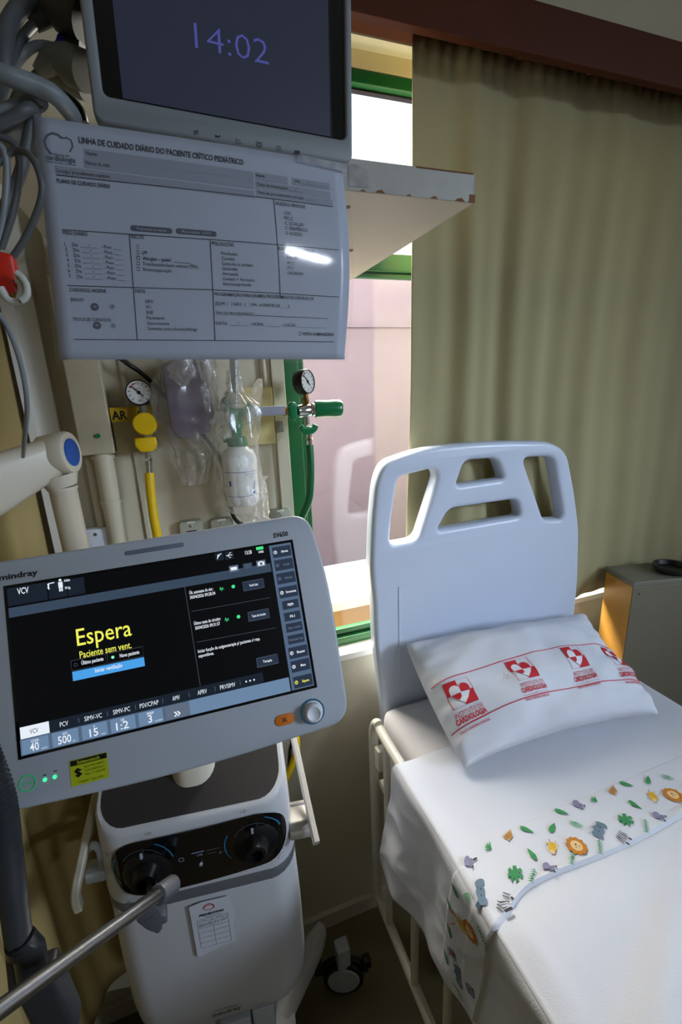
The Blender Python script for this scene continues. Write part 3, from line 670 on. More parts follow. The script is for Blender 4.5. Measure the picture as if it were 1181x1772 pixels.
loft(b, [flatr(.22, DB-.05, .05, .396, y0=.03), flatr(.27, DB-.02, .05, .397, y0=.006), flatr(.304, DB, .05, .407, y0=.001), flatr(.322, DB, .05, .428), flatr(.330, DB, .05, .47), flatr(.330, DB, .048, .60), flatr(.322, DB, .045, .722)]); b.build('lower_shell', M_vb, vent)
# black oval control panel, following the bulged front
def fpt(u, z, h):     # point on the front face
    w = .32; yb = -.008*(1-(2*u/w)**2)
    e = abs(u)-(w/2-.045)
    if e > 0: yb += .045-math.sqrt(max(1e-6, .045**2-min(e, .0449)**2))
    return Mv @ Vector((u, yb-h, z))
def fplate(b, P, h, mi, nseg=1):
    c = Vector((sum(q[0] for q in P)/len(P), sum(q[1] for q in P)/len(P)))
    # strip rows for curvature
    xs = sorted(set([q[0] for q in P])); 
    bm = bmesh.new(); vs = [bm.verts.new((q[0], 0, q[1])) for q in P]; bm.faces.new(vs)
    x0, x1 = min(xs), max(xs)
    for k in range(1, 24):
        bmesh.ops.bisect_plane(bm, geom=bm.verts[:]+bm.edges[:]+bm.faces[:], plane_co=(x0+(x1-x0)*k/24, 0, 0), plane_no=(1, 0, 0))
    bm.verts.index_update()
    b.add([fpt(v.co.x, v.co.z, h) for v in bm.verts], [tuple(v.index for v in f.verts) for f in bm.faces], mi); bm.free()
b = MB(); fplate(b, rpoly([(-.136, .886-.014), (.146, .876), (.152, .764), (-.128, .757)], .054, 10), .0025, 0)
cp = b.build('control_panel', M_blackg, vent)
F = Flat(lambda u, v, h: fpt(u, v, h+.0028))
for cx, cz in ((-.083, .822), (.092, .824)):
    F.ring(cx, cz, .047, .002, 0, 10, 62); F.ring(cx, cz, .047, .0016, 0, 150, 215); F.ring(cx, cz, .034, .0009, 1, 30, 150)
F.text('USB', .004, .822, .004, 2); F.rect(-.008, .827, .012, .8285, 2); F.ring(-.025, .820, .004, .0008, 2); F.rect(.016, .826, .036, .8275, 1); F.rect(.018, .819, .030, .8203, 1)
F.poly([(.034, .814), (.040, .814), (.037, .820)], 1); F.line([(.042, .817), (.047, .817)], .001, 1)
F.build('panel_markings', [mat('teal_mark', (40, 120, 165), .3, var=0), mat('dim_mark', (90, 88, 88), .4, var=0), mat('white_mark', (150, 165, 190), .4, var=0)], cp)
for cx, cz in ((-.079, .812), (.096, .815)):
    b = MB(); o = fpt(cx, cz, .001); ax = (Mv.to_3x3() @ Vector((0, -1, .12)))
    b.lathe([(.038, 0), (.038, .003), (.032, .006), (.022, .008), (.018, .022), (.0165, .028), (.011, .029), (.011, .012), (0, .011)], o, ax, n=36)
    b.build('gas_port', M_black, cp)
for cx in (-.083, .092): b = MB(); b.box((cx-.002, -.0135, .842), (cx+.002, -.010, .852), bev=.0006, M=Mv); b.build('pointer', mat('pale_key', (150, 158, 170), .4, var=0), cp)
b = MB(); b.lathe([(.003, 0), (.003, .003), (.0015, .004)], fpt(.004, .803, .003), Mv.to_3x3() @ Vector((0, -1, 0))); b.build('key_light', mat('pale_key', (150, 158, 170), .4, var=0), cp)
# grey icons on the white shell
IK = mat('icon_ink', (60, 62, 66), .5, var=0)
for (cx, cz) in ((-.066, .8835), (.083, .886), (.146, .775), (-.137, .850), (-.116, .748)):
    F = Flat(lambda u, v, h: fpt(u, v, h+.0006))
    F.ring(cx, cz, .0028, .0006, 0); F.line([(cx-.006, cz-.003), (cx-.006, cz+.003)], .0007, 0); F.line([(cx-.0012, cz-.0016), (cx-.0012, cz+.0016), (cx+.001, cz+.0016)], .0006, 0)
    F.build('printed_icon', IK, vent)
F = Flat(lambda u, v, h: fpt(u, v, h+.0006)); F.line([(.131, .758), (.130, .766), (.138, .768), (.140, .762), (.136, .757)], .0007, 0); F.line([(.142, .764), (.150, .766)], .0018, 0); F.build('printed_icon', IK, vent); F = Flat(lambda u, v, h: fpt(u, v, h+.0006))
F.line([(-.116, .735), (-.117, .742), (-.109, .743), (-.107, .737)], .0007, 0)
F.build('printed_icon', IK, vent)
# sticker PREVENTIVAS
F = Flat(lambda u, v, h: fpt(u, v, h))
F.poly([(-.027, .711), (-.005, .716), (.041, .714), (.046, .67), (.041, .640), (.043, .603), (.015, .601), (-.022, .588), (-.027, .594)], 0, .0012)
F.line([(-.016+.0, .6)], .001, 1) if 0 else None
F.ring(.005, .700, .0085, .0016, 2, 200, -20+360-360, h=.0016); F.ring(.005, .7, .0085, .0012, 2, 0, 360, h=.0016, ry=.62)
F.text('PREVENTIVAS', .008, .686, .0048, 1, w=.041, bold=.04, up=.0016); F.text('Eng. Biomédica', .010, .680, .0025, 1, w=.026, up=.0016)
for z in (.676, .671, .656, .645, .633, .621, .609): F.line([(-.018, z), (.034, z)], .0004, 1, h=.0016)
for x in (-.018, .008, .034): F.line([(x, .676), (x, .609)], .0004, 1, h=.0016)
F.text('Data', -.006, .6735, .0018, 1, up=.0016); F.text('Assinatura', .02, .6735, .0018, 1, up=.0016); F.text('23/11/25', -.005, .6635, .0065, 1, w=.022, up=.0016, rot=.08)
F.line([(.010, .661), (.014, .668), (.016, .661), (.02, .667), (.022, .662), (.027, .669), (.026, .662), (.032, .667)], .001, 1, h=.0016)
tag(F.build('sticker', [mat('sticker_paper', (196, 198, 208), .6), M_black, mat('sticker_red', (170, 36, 42), .5, var=0)], vent), 'white service sticker headed PREVENTIVAS')
# brand word low on the body + bottom skirt panel
b = MB(); b.M = Mv; loft(b, [flatr(.17, .20, .03, .10, y0=.03), flatr(.18, .21, .03, .25, y0=.03), flatr(.23, .22, .04, .40, y0=.02)]); b.build('column', M_vb, vent)
b = MB(); b.box((-.012, -.004, .30), (.046, .034, .383), bev=.003, M=Mv); b.build('front_pocket', M_lgrey, vent)
b = MB(); b.box((.05, .004, .30), (.092, .034, .385), bev=.003, M=Mv); b.build('side_pocket', M_lgrey, vent)
F = Flat(lambda u, v, h: fpt(u, v, h+.004)); F.text('mindray', .008, .437, .0085, 0, w=.052, bold=.02); F.build('brand_lettering', M_black, vent)
# neck that carries the display
b = MB(); b.M = Mv
neck = [(.0, .085, ZT+.085*SL-.004), (.0, .086, ZT+.085*SL+.05), (.002, .08, 1.08), (.004, .03, 1.17), (.006, -.02, 1.24)]
rings = []
for (x, y, z), (w, d) in zip(neck, ((.074, .09), (.072, .085), (.07, .065), (.07, .05), (.08, .05))):
    rings.append([(x+px_, y+py_, z+(py_*SL if z < 1 else 0)) for px_, py_ in rrect(w, d, min(w, d)*.42, 0, 0, 6)])
loft(b, rings); b.build('neck', M_cream, vent)
# handles
def bar(P, w, th): 
    b = MB(); P = smooth_path(P, 6); V = []; F_ = []
    for i, q in enumerate(P):
        tg = (P[min(i+1, len(P)-1)]-P[max(i-1, 0)]).normalized(); sd = Vector((1, 0, 0)); sd = (sd-tg*sd.dot(tg)).normalized(); nn = tg.cross(sd)
        for a, c_ in ((-1, -1), (-.6, -1.3), (.6, -1.3), (1, -1), (1, 1), (.6, 1.3), (-.6, 1.3), (-1, 1)): V.append(q+sd*a*th/2+nn*c_*w/2*.8)
    n = 8
    for i in range(len(P)-1):
        for j in range(n): F_.append((i*n+j, i*n+(j+1) % n, (i+1)*n+(j+1) % n, (i+1)*n+j))
    F_ += [tuple(range(n-1, -1, -1)), tuple((len(P)-1)*n+j for j in range(n))]
    b.add(V, F_); return b
hm = mat('handle_silver', (205, 200, 192), .3, metal=.35, var=.02)
hp = [(.168, .20, .885), (.176, .19, .90), (.180, .165, .895), (.186, .09, .862), (.192, .0, .818), (.193, -.012, .811)]
b = bar([Mv @ Vector(q) for q in ((.150, .215, .885), (.165, .21, .902), (.176, .185, .900), (.184, .12, .868), (.192, .03, .822), (.197, -.02, .798))], .017, .011); h1 = b.build('handle', hm, vent)
b = MB(); b.box((.155, .02, .785), (.195, .056, .806), bev=.003, M=Mv); b.tube([Mv @ Vector((.155, .018, .783)), Mv @ Vector((.194, .016, .783))], .008); b.tube([Mv @ Vector((.155, .06, .803)), Mv @ Vector((.194, .058, .803))], .006); b.build('bracket', hm, h1)
b = bar([Mv @ Vector(q) for q in ((-.150, .215, .93), (-.160, .19, .93), (-.168, .13, .90), (-.180, .03, .84), (-.186, -.012, .805), (-.184, -.018, .78))], .017, .012); h2 = b.build('handle', mat('handle_cream', (176, 168, 150), .4), vent)
b = MB(); b.box((-.186, .02, .775), (-.155, .05, .795), bev=.003, M=Mv); b.tube(smooth_path([Mv @ Vector(q) for q in ((-.175, .04, .83), (-.165, .03, .845), (-.158, .03, .83), (-.160, .03, .79))]), .006); b.build('bracket', M_lgrey, h2)
# cart base: legs and castors
b = MB(); b.M = Mv; loft(b, [flatr(.24, .30, .05, .075, y0=.0), flatr(.26, .32, .06, .12, y0=-.01), flatr(.18, .24, .05, .15, y0=.02)]); b.build('cart_base', M_vb, vent)
def leg(p0, p1, w0, w1):
    b = MB(); p0 = Vector(p0); p1 = Vector(p1); d = (p1-p0); d.z = 0; d.normalize(); n = Vector((-d.y, d.x, 0)); rings = []
    for k in range(8):
        q = p0.lerp(p1, k/7); w = w0+(w1-w0)*k/7; e = 1 if k < 6 else (.9 if k == 6 else .55)
        rings.append([q+n*(a*w/2*e)+Vector((0, 0, c_)) for a, c_ in ((-1, -.012), (-.9, .008), (-.5, .020), (.5, .020), (.9, .008), (1, -.012), (.8, -.022), (-.8, -.022))])
    loft(b, rings); return b.build('leg', M_vb, vent)
def castor(c, ang, parent):
    c = Vector(c); ax = Vector((math.cos(ang), math.sin(ang), 0)); fw = Vector((-ax.y, ax.x, 0)); r = .056
    b = MB(); b.lathe([(r*.78, -.016), (r*.95, -.015), (r, -.009), (r, .009), (r*.95, .015), (r*.78, .016)], c, ax, n=40); w = b.build('castor', M_black, parent)
    b = MB(); b.lathe([(.001, -.0205), (r*.72, -.0195), (r*.78, -.016), (r*.78, .016), (r*.72, .0195), (.001, .0205)], c, ax, n=36)
    b.box(c+Vector((-.018, -.018, r*.75)), c+Vector((.018, .018, .115)), bev=.006); b.build('hub', M_lgrey, w)
    b = MB(); P_ = [c+fw*(r*1.12*math.cos(a))+Vector((0, 0, r*1.12*math.sin(a))) for a in [R(10+160*i/12) for i in range(13)]]; b.tube(P_, .008, n=8)
    q = c-fw*(r*1.2)+Vector((0, 0, r*.6)); b.box(q-Vector((.012, .012, .018)), q+Vector((.012, .012, .016)), bev=.005); q = c+fw*(r*1.15)+Vector((0, 0, r*.75)); b.box(q-Vector((.011, .011, .014)), q+Vector((.011, .011, .016)), bev=.004)
    b.build('brake', M_black, w)
leg((.03, .74, .125), (.200, .885, .125), .075, .058); leg((-.12, .74, .125), (-.30, .84, .125), .075, .058)
leg((.02, .66, .125), (.16, .42, .125), .075, .058); leg((-.12, .66, .125), (-.26, .44, .125), .075, .058)
castor((.240, .832, FZ+.056), R(-108), vent); castor((-.30, .83, FZ+.056), R(-60), vent); castor((.16, .42, FZ+.056), R(-60), vent); castor((-.26, .44, FZ+.056), R(-60), vent)

# display of the ventilator
Md = Matrix.Translation((-.043, .552, 1.262)) @ Matrix.Rotation(R(-5.1), 4, 'Z') @ Matrix.Rotation(R(-23.8), 4, 'X') @ Matrix.Rotation(R(-2.3), 4, 'Y')
Mdi = Md.inverted(); nD = Md.to_3x3() @ Vector((0, -1, 0)); pD = Md.translation
def sl(x, y):
    d = _f + _r2*((x-590.5)/FPX) - _u2*((y-886)/FPX); o = Vector((0, 0, CAM_Z)); q = Mdi @ (o+d*((pD-o).dot(nD)/d.dot(nD))); return Vector((q.x, q.z))
out = rpoly([(-.205, .128), (.200, .1315), (.2135, .04), (.2095, -.150), (0, -.160), (-.212, -.150), (-.2145, .04)], [.022, .026, .06, .03, .1, .03, .06], 7)
b = MB(); b.slab([out], .014, .004, M=Md); b.slab([[(x*.965, z*.965) for x, z in out]], .022, .006, M=Md @ Matrix.Translation((0, .012, 0)))
b.box((-.09, .03, -.10), (.09, .055, .06), bev=.012, M=Md)
disp = b.build('display_housing', mat('display_grey', (168, 174, 184), .42, var=.015), vent)
E_ = lambda n, c_, s=1.0: mat('lcd_'+n, c_, .3, emit=s, var=0, spec=.2)
UI = [M_blackg, E_('bar', (28, 38, 50), .8), E_('strip', (62, 78, 98), .8), E_('tile', (112, 140, 172), .85), E_('text', (232, 240, 250), .95), E_('yellow', (242, 242, 96), .95),
      E_('blue', (74, 158, 228), 1), E_('key', (44, 56, 76), .8), E_('green', (70, 225, 140), 1), E_('dim', (110, 124, 145), .7), E_('line', (92, 100, 112), .6), E_('side', (92, 114, 142), .75), E_('black', (8, 9, 12), .6), E_('field', (14, 15, 19), .6)]
F = Flat(lambda u, v, h: Md @ Vector((u, -h, v)))
F.rect(-.1735, -.0985, .1735, .0985, 0, .0006)
F.rect(-.170, -.095, .170, .095, 13, .0009)
SX = .0068/10
def st(s, x, y, h, mi, w=None, al='c', bold=0, up=.002):
    q = sl(x, y); F.text(s, q.x, q.y, h*.00073, mi, w=(w*.00067 if w else None), al=al, bold=bold, up=up)
def sr(x0, y0, x1, y1, mi, h=.0012, n=1):     # rectangle from its upper-left and lower-right corners
    a = sl(x0, y0); c_ = sl(x1, y1); F.rect(a.x, c_.y, c_.x, a.y, mi, h)
xs0 = sl(463, 944).x; q = sl(466, 1175)
F.rect(sl(460, 944).x+.004, -.095, .170, .095, 11, .0011)                                   # right hand key column
xk0 = sl(468, 950).x
zT = .095; zA = sl(110, 1043).y; 
F.rect(-.170, zT-.021, -.128, zT, 1, .0012); F.rect(-.1265, zT-.021, -.107, zT, 1, .0012); F.rect(-.106, zT-.021, -.087, zT-.001, 1, .0012)
st('VCV', 41, 1022, 10, 4, 18, bold=.01); F.line([sl(84, 1018), sl(86, 1010), sl(95, 1008)], .0012, 4, .002); F.line([sl(84, 1010), sl(86, 1020)], .0014, 4, .002)
q = sl(105, 1004); F.disc(q.x, q.y, .0016, 4, .002); F.rect(q.x-.0024, q.y-.0085, q.x+.0024, q.y-.0022, 4, .002); F.rect(q.x-.002, q.y-.0135, q.x-.0003, q.y-.008, 4, .002); F.rect(q.x+.0003, q.y-.0135, q.x+.002, q.y-.008, 4, .002)
st('Adulto', 117, 1004, 4, 4, 10, bold=.02); st('70 kg', 118, 1017, 4, 4, 9, bold=.02)
F.rect(-.170, zT-.0345, xk0-.003, zT-.0232, 2, .0012)
for x, y, k in ((380, 963, 0), (397, 961, 0)):
    q = sl(x, y); F.rect(q.x-.0055, q.y-.0055, q.x+.0055, q.y+.0055, 1, .0014)
q = sl(380, 963); F.line([(q.x-.003, q.y-.003), (q.x-.001, q.y+.002), (q.x+.003, q.y+.003)], .0011, 4, .002); F.disc(q.x-.0012, q.y+.001, .0014, 4, .002)
q = sl(397, 961); F.line([(q.x-.004, q.y), (q.x+.004, q.y)], .0009, 4, .002); F.line([(q.x-.001, q.y), (q.x+.001, q.y+.003), (q.x+.003, q.y+.003)], .0007, 4, .002); F.line([(q.x-.002, q.y), (q.x, q.y-.003), (q.x+.002, q.y-.003)], .0007, 4, .002)
st('13:28', 430, 956, 6.5, 4, 13, bold=.01); q = sl(450, 949); F.rect(q.x-.005, q.y-.0018, q.x+.0045, q.y+.0022, 8, .002); st('100%', 452, 955, 4, 4, 10, bold=.02)
for x, y, mi in ((405, 984, 9), (429, 980, 2), (452, 975, 9)):
    q = sl(x, y); F.rect(q.x-.006, q.y-.0042, q.x+.006, q.y+.0042, mi, .0015)
q = sl(405, 984); F.rect(q.x-.004, q.y-.002, q.x+.004, q.y+.002, 4, .002); q = sl(429, 980); F.line([(q.x-.003, q.y-.002), (q.x+.003, q.y-.002), (q.x+.003, q.y+.002), (q.x-.003, q.y+.002), (q.x-.003, q.y-.002)], .0006, 9, .002); F.line([(q.x-.003, q.y), (q.x+.003, q.y)], .0005, 9, .002)
q = sl(452, 975); F.rect(q.x-.0042, q.y-.0028, q.x+.0042, q.y+.002, 4, .002); F.disc(q.x, q.y-.0004, .0017, 2, .0022); F.rect(q.x-.0015, q.y+.002, q.x+.0015, q.y+.003, 4, .002)
st('Espera', 181, 1094, 27, 5, 91, bold=.004); st('Paciente sem vent.', 184, 1124, 11, 5, 86, bold=.008)
def frame(x0, y0, x1, y1, mi, w=.0005):
    a = sl(x0, y0); c_ = sl(x1, y1); F.line([(a.x, a.y), (c_.x, a.y), (c_.x, c_.y), (a.x, c_.y), (a.x, a.y)], w, mi, .0018)
qa = sl(124, 1147); qb = sl(186, 1148); qa.y += .0024; F.rect(qa.x, qa.y-.0115, qb.x, qa.y, 12, .0012); frame(124, 1147, 185, 1148+4, 10) if 0 else None
for (x0, x1) in ((qa.x, qb.x-.001), (qb.x+.001, qb.x+.0415)): F.line([(x0, qa.y), (x1, qa.y), (x1, qa.y-.0115), (x0, qa.y-.0115), (x0, qa.y)], .0004, 10, .0018)
F.rect(qa.x, qa.y-.0235, qb.x+.0415, qa.y-.0128, 6, .0014)
st('Último paciente', 161, 1143, 6, 4, 36, bold=.015); st('Novo paciente', 225, 1131, 6, 4, 33, bold=.015); st('Iniciar ventilação', 189, 1155, 6.5, 4, 45, bold=.012)
q = sl(132, 1150); F.ring(q.x, q.y, .0018, .0005, 10, h=.0018); q = sl(196, 1137); F.disc(q.x, q.y, .0019, 8, .0018); F.disc(q.x, q.y, .0011, 4, .002)
F.line([sl(319, 1009), sl(347, 1186)], .0006, 10, .0018)
for y0, x0, x1, y1 in ((1058, 332, 468, 1034), (1111, 341, 478, 1086)): F.line([sl(x0, y0), sl(x1, y1)], .0005, 10, .0018)
st('Últ. autoteste do sist.:', 328, 1026, 5.5, 4, 44, 'l', .012); st('30/04/2026 09:28:34', 329, 1034, 5.5, 4, 47, 'l', .012); st('Apr.', 384, 1018, 6, 8, 8, bold=.01); q = sl(404, 1015); F.disc(q.x, q.y, .0023, 8, .002)
st('Último teste do circuito:', 336, 1079, 5.5, 4, 49, 'l', .012); st('30/04/2026 09:31:57', 338, 1087, 5.5, 4, 46, 'l', .012); st('Apr.', 393, 1071, 6, 8, 8, bold=.01); q = sl(413, 1067); F.disc(q.x, q.y, .0023, 8, .002)
st('Iniciar função de oxigenoterapia p/ pacientes c/ resp.', 343, 1127, 5.5, 4, 116, 'l', .01); st('espontânea.', 344, 1135, 5.5, 4, 28, 'l', .01)
for x, y, s in ((439, 1012, 'Verif sist'), (448, 1064, 'Teste de circuito'), (463, 1143, 'Terapia')):
    q = sl(x, y); F.rect(q.x-.0135, q.y-.0058, q.x+.0135, q.y+.0058, 7, .0014); F.line([(q.x-.0135, q.y-.0058), (q.x+.0135, q.y-.0058), (q.x+.0135, q.y+.0058), (q.x-.0135, q.y+.0058), (q.x-.0135, q.y-.0058)], .0004, 9, .0018)
    F.text(s, q.x, q.y, .0032, 4, w=.018 if 'circ' in s else .0115, bold=.015, up=.002)
# bottom tabs and tiles
zt1 = sl(60, 1253).y; zt0 = zt1-.0135; zb0 = -.095
F.rect(-.170, zb0, xk0-.003, zt0, 3, .0012); F.rect(-.170, zt0, sl(456, 1172).x, zt1, 1, .0012)
tw = (sl(305, 1205).x-sl(60, 1262).x)/5; xx0 = sl(60, 1262).x
for i, s in enumerate(('VCV', 'PCV', 'SIMV-VC', 'SIMV-PC', 'PSV/CPAP', 'AMV', 'APRV', 'PRVSIMV')):
    F.text(s, xx0+tw*i*(1+.004*i*0), (zt0+zt1)/2, .0052, 12 if i == 0 else 4, w=.00255*len(s)+.001, up=.002)
    if i: F.line([(xx0+tw*(i+.5), zt0+.004), (xx0+tw*(i+.5), zt1-.004)], .0005, 9, .0018)
F.rect(-.169, zt0+.0005, xx0+tw*.5, zt1, 4, .0016)
for k in range(3): F.disc(xx0+tw*7.9+(k-1)*.005, (zt0+zt1)/2, .0011, 4, .002)
F.rect(-.170, zb0, xx0+tw*5.45, zt0, 11, .0014)
for i, (a_, v_, u_) in enumerate((('O2%', '40', 'vol.%'), ('VC', '500', 'ml'), ('f', '15', '/min'), ('I:E', '1:2', ''), ('PEEP', '3', 'cmH2O'), ('', '»', ''))):
    x = xx0+tw*i; F.rect(x-tw*.44, zb0+.001, x+tw*.44, zt0-.001, 3 if i < 5 else 9, .0016)
    F.text(v_, x-.001, (zb0+zt0)/2-.0015, .0085, 4, up=.002, w=.0046*len(v_) if i < 5 else .008, bold=.01)
    if a_: F.text(a_, x, zt0-.004, .0028, 4, up=.002, bold=.01)
    if u_: F.text(u_, x+tw*.28, zb0+.0035, .0019, 4, up=.002)
# right hand keys
ks = [(484, 955, 'Alarmes', 0), (490, 977, 'Sucção', 1), (494, 1000, 'Nebuliz.', 1), (498, 1024, 'Ferramenta', 0), (501, 1046, 'PEEPi', 2), (505, 1066, 'P0.1', 2), (508, 1085, 'Resp. manual', 3), (513, 1105, 'Retenção insp.', 3), (519, 1127, 'Bloquear', 0), (524, 1150, 'Menu', 0), (528, 1177, 'Espera', 4)]
xm = (xk0+.170)/2+.0005
for x, y, s, k in ks:
    q = sl(x, y); hh = .0072 if k in (0, 1, 4) else .0056; ww = .0124 if k in (0, 1, 4) else .0108
    F.rect(xm-ww, q.y-hh, xm+ww, q.y+hh, 7, .0016)
    F.text(s, xm+(.0035 if k in (0, 1, 4) else 0), q.y, .0031, {0: 4, 1: 9, 2: 4, 3: 9, 4: 5}[k], up=.002, w=.00135*len(s)+(.001 if len(s) < 7 else 0), bold=.02)
    if k in (0, 1, 4): F.ring(xm-.0088, q.y, .0019, .0008, {0: 4, 1: 9, 4: 5}[k], h=.002); F.line([(xm-.0088, q.y-.001), (xm-.0088, q.y+.0022)], .0007, {0: 4, 1: 9, 4: 5}[k], .0022)
F.build('touch_screen', UI, disp)
# casing details
F = Flat(lambda u, v, h: Md @ Vector((u, -h, v)))
q = sl(486, 925); F.text('SV650', q.x, q.y, .0062, 0, w=.020, bold=.02); F.build('model_lettering', mat('ink_black', (22, 24, 30), .5, var=0), disp); F = Flat(lambda u, v, h: Md @ Vector((u, -h, v))); q = sl(31, 995); F.text('mindray', q.x+.001, q.y, .0066, 0, w=.041, bold=.025)
F.build('brand_lettering', MATS['ink_black'], disp)
for x, y in ((78, 1341), (96, 1334)):
    F = Flat(lambda u, v, h: Md @ Vector((u, -h, v))); q = sl(x, y); F.rect(q.x-.0018, q.y-.0006, q.x+.0018, q.y+.0006, 0); F.build('lamp_symbol', MATS['ink_black'], disp)
F = Flat(lambda u, v, h: Md @ Vector((u, -h, v)))
q = sl(48, 1355); F.ring(q.x, q.y, .0082, .0013, 0, h=.0008); F.text('O/O', q.x, q.y, .004, 0, w=.009)
for x, y in ((78, 1349), (95, 1344)): q = sl(x, y); F.disc(q.x, q.y, .0022, 1, .0008)
F.build('power_lights', [mat('led_ring', (20, 150, 90), .4, emit=.7, var=0), mat('led_green', (60, 250, 150), .4, emit=1.6, var=0)], disp)
b = MB(); q = sl(268, 950); b.slab([rrect(.072, .0058, .0028, q.x, q.y)], .002, .0006, M=Md @ Matrix.Translation((0, -.0008, 0))); b.build('alarm_light_bar', mat('alarm_bar', (104, 112, 126), .35, var=0), disp)
b = MB(); q = sl(493, 1245); b.slab([rrect(.025, .0135, .0065, q.x, q.y)], .003, .001, M=Md @ Matrix.Translation((0, -.0015, 0))); ok = b.build('alarm_button', mat('orange_key', (214, 116, 24), .4, var=0), disp)
F = Flat(lambda u, v, h: Md @ Vector((u, -.0016-h, v)))
F.line([(q.x-.0022, q.y-.0015), (q.x, q.y+.003), (q.x+.0022, q.y-.0015), (q.x-.0022, q.y-.0015)], .0006, 0); F.line([(q.x-.003, q.y+.003), (q.x+.003, q.y-.003)], .0006, 0); F.line([(q.x-.003, q.y-.003), (q.x+.003, q.y+.003)], .0006, 0)
b2 = F.b.build('silence_symbol', M_dgrey, disp, smooth=False, weld=False)
b = MB(); q = sl(541, 1231); kc_ = Md @ Vector((q.x, 0, q.y)); b.lathe([(.0142, 0), (.0135, .002), (.0122, .0022), (.0118, .010), (.0105, .0125), (.0085, .0135), (.0075, .0125), (0, .0115)], kc_, nD, n=36); b.build('rotary_knob', M_white, disp)
b = MB(); b.lathe([(.0132, 0), (.0158, 0), (.0158, .0010), (.0132, .0010)], kc_, nD, n=40); b.build('knob_light_ring', mat('knob_ring', (30, 110, 150), .4, emit=.25, var=0), disp)
F = Flat(lambda u, v, h: Md @ Vector((u, -h, v)))
q = sl(156, 1331); c_, s_ = math.cos(.03), math.sin(.03)
F.rect(q.x-.0205, q.y-.014, q.x+.0195, q.y+.0145, 0, .0006); F.rect(q.x-.0195, q.y+.008, q.x+.0190, q.y+.0138, 1, .0009)
F.text('Sciencetech', q.x-.0005, q.y+.0109, .0036, 0, w=.024, bold=.03, up=.0012)
F.poly([(q.x-.0165, q.y+.002), (q.x-.0125, q.y+.005), (q.x-.008, q.y+.002), (q.x-.0105, q.y+.001), (q.x-.0125, q.y+.002), (q.x-.008, q.y-.0025), (q.x-.0125, q.y-.0055), (q.x-.0165, q.y-.0025), (q.x-.0135, q.y-.002), (q.x-.0125, q.y-.0028), (q.x-.0165, q.y+.002)][:10], 1, .0009)
for k, s in enumerate(('Série: NI-1128377', 'O.serv: 004754-RL-31', 'Venct.: 11/12/25/1/26')): F.text(s, q.x+.0055, q.y+.0045-k*.0042, .0022, 1, w=.021, up=.0012)
F.text('• Calibrado   • Venc. /2026', q.x, q.y-.0105, .002, 1, w=.027, up=.0012)
tag(F.build('sticker', [mat('lime_sticker', (172, 184, 18), .5), M_black], disp), 'yellow green service sticker')

# ------------------------------------------------------------------ hose support arm with corrugated hose
ps0 = at(285, 1541, 'y', .575); ps1 = at(-60, 1790, 'y', .36)
t = thing('hose_support_arm', at(100, 1690, 'y', .45), 'steel rod arm with grey clamps reaching in front of the ventilator at lower left', 'support arm')
dr = (ps1-ps0).normalized()
b = MB(); b.tube([ps0, ps1], .0085, n=20); b.build('rod', M_steel, t)
b = MB(); b.tube([ps0-dr*.024, ps0-dr*.022, ps0+dr*.016, ps0+dr*.018], [.010, .0135, .0135, .0125], n=24); b.build('end_socket', mat('clamp_grey', (84, 86, 92), .45), t)
b = MB(); q = at(262, 1592, 'y', .572); Mc = Matrix.Translation(q) @ Matrix.Rotation(R(-18), 4, 'Y')
b.slab([rpoly([(-.012, .028), (.014, .030), (.018, .012), (.015, -.004), (.019, -.010), (.014, -.024), (.006, -.022), (.003, -.030), (-.006, -.034), (-.014, -.014), (-.017, .01)], .003)], .02, .003, M=Mc); b.tube([q, q+Vector((0, .07, .01))], .008); b.build('clamp', mat('clamp_grey', (84, 86, 92), .45), t)
q = at(78, 1700, 'y', .462)
b = MB(); Mc = Matrix.Translation(q) @ Matrix.Rotation(R(-4), 4, 'Y'); b.box((-.022, -.014, -.085), (.016, .020, .022), bev=.006, M=Mc); b.build('hose_holder', mat('holder_grey', (46, 47, 51), .5), t)
b = MB(); P_ = smooth_path([at(-30, 1290, 'y', .50), at(2, 1380, 'y', .49), at(14, 1470, 'y', .48), at(24, 1560, 'y', .475), at(34, 1640, 'y', .47), at(40, 1700, 'y', .465)], 26)
rr = [.0118+(.0018 if i % 2 else -.0012) for i in range(len(P_))]; b.tube(P_, rr, n=18)
tag(b.build('breathing_hose', mat('hose_grey', (52, 54, 58), .35), ang=80), 'dark grey corrugated breathing hose at the lower left edge', 'hose')
b = MB(); b.tube([at(37, 1625, 'y', .468), at(50, 1645, 'y', .466), at(58, 1690, 'y', .464)], [.0135, .016, .017], n=20); b.tube([at(37, 1628, 'y', .468), at(38, 1640, 'y', .468)], .0155, n=20)
tag(b.build('hose_connector', mat('smoky_plastic', (44, 46, 50), .15)), 'dark smoky connector at the bottom end of the corrugated hose', 'connector')

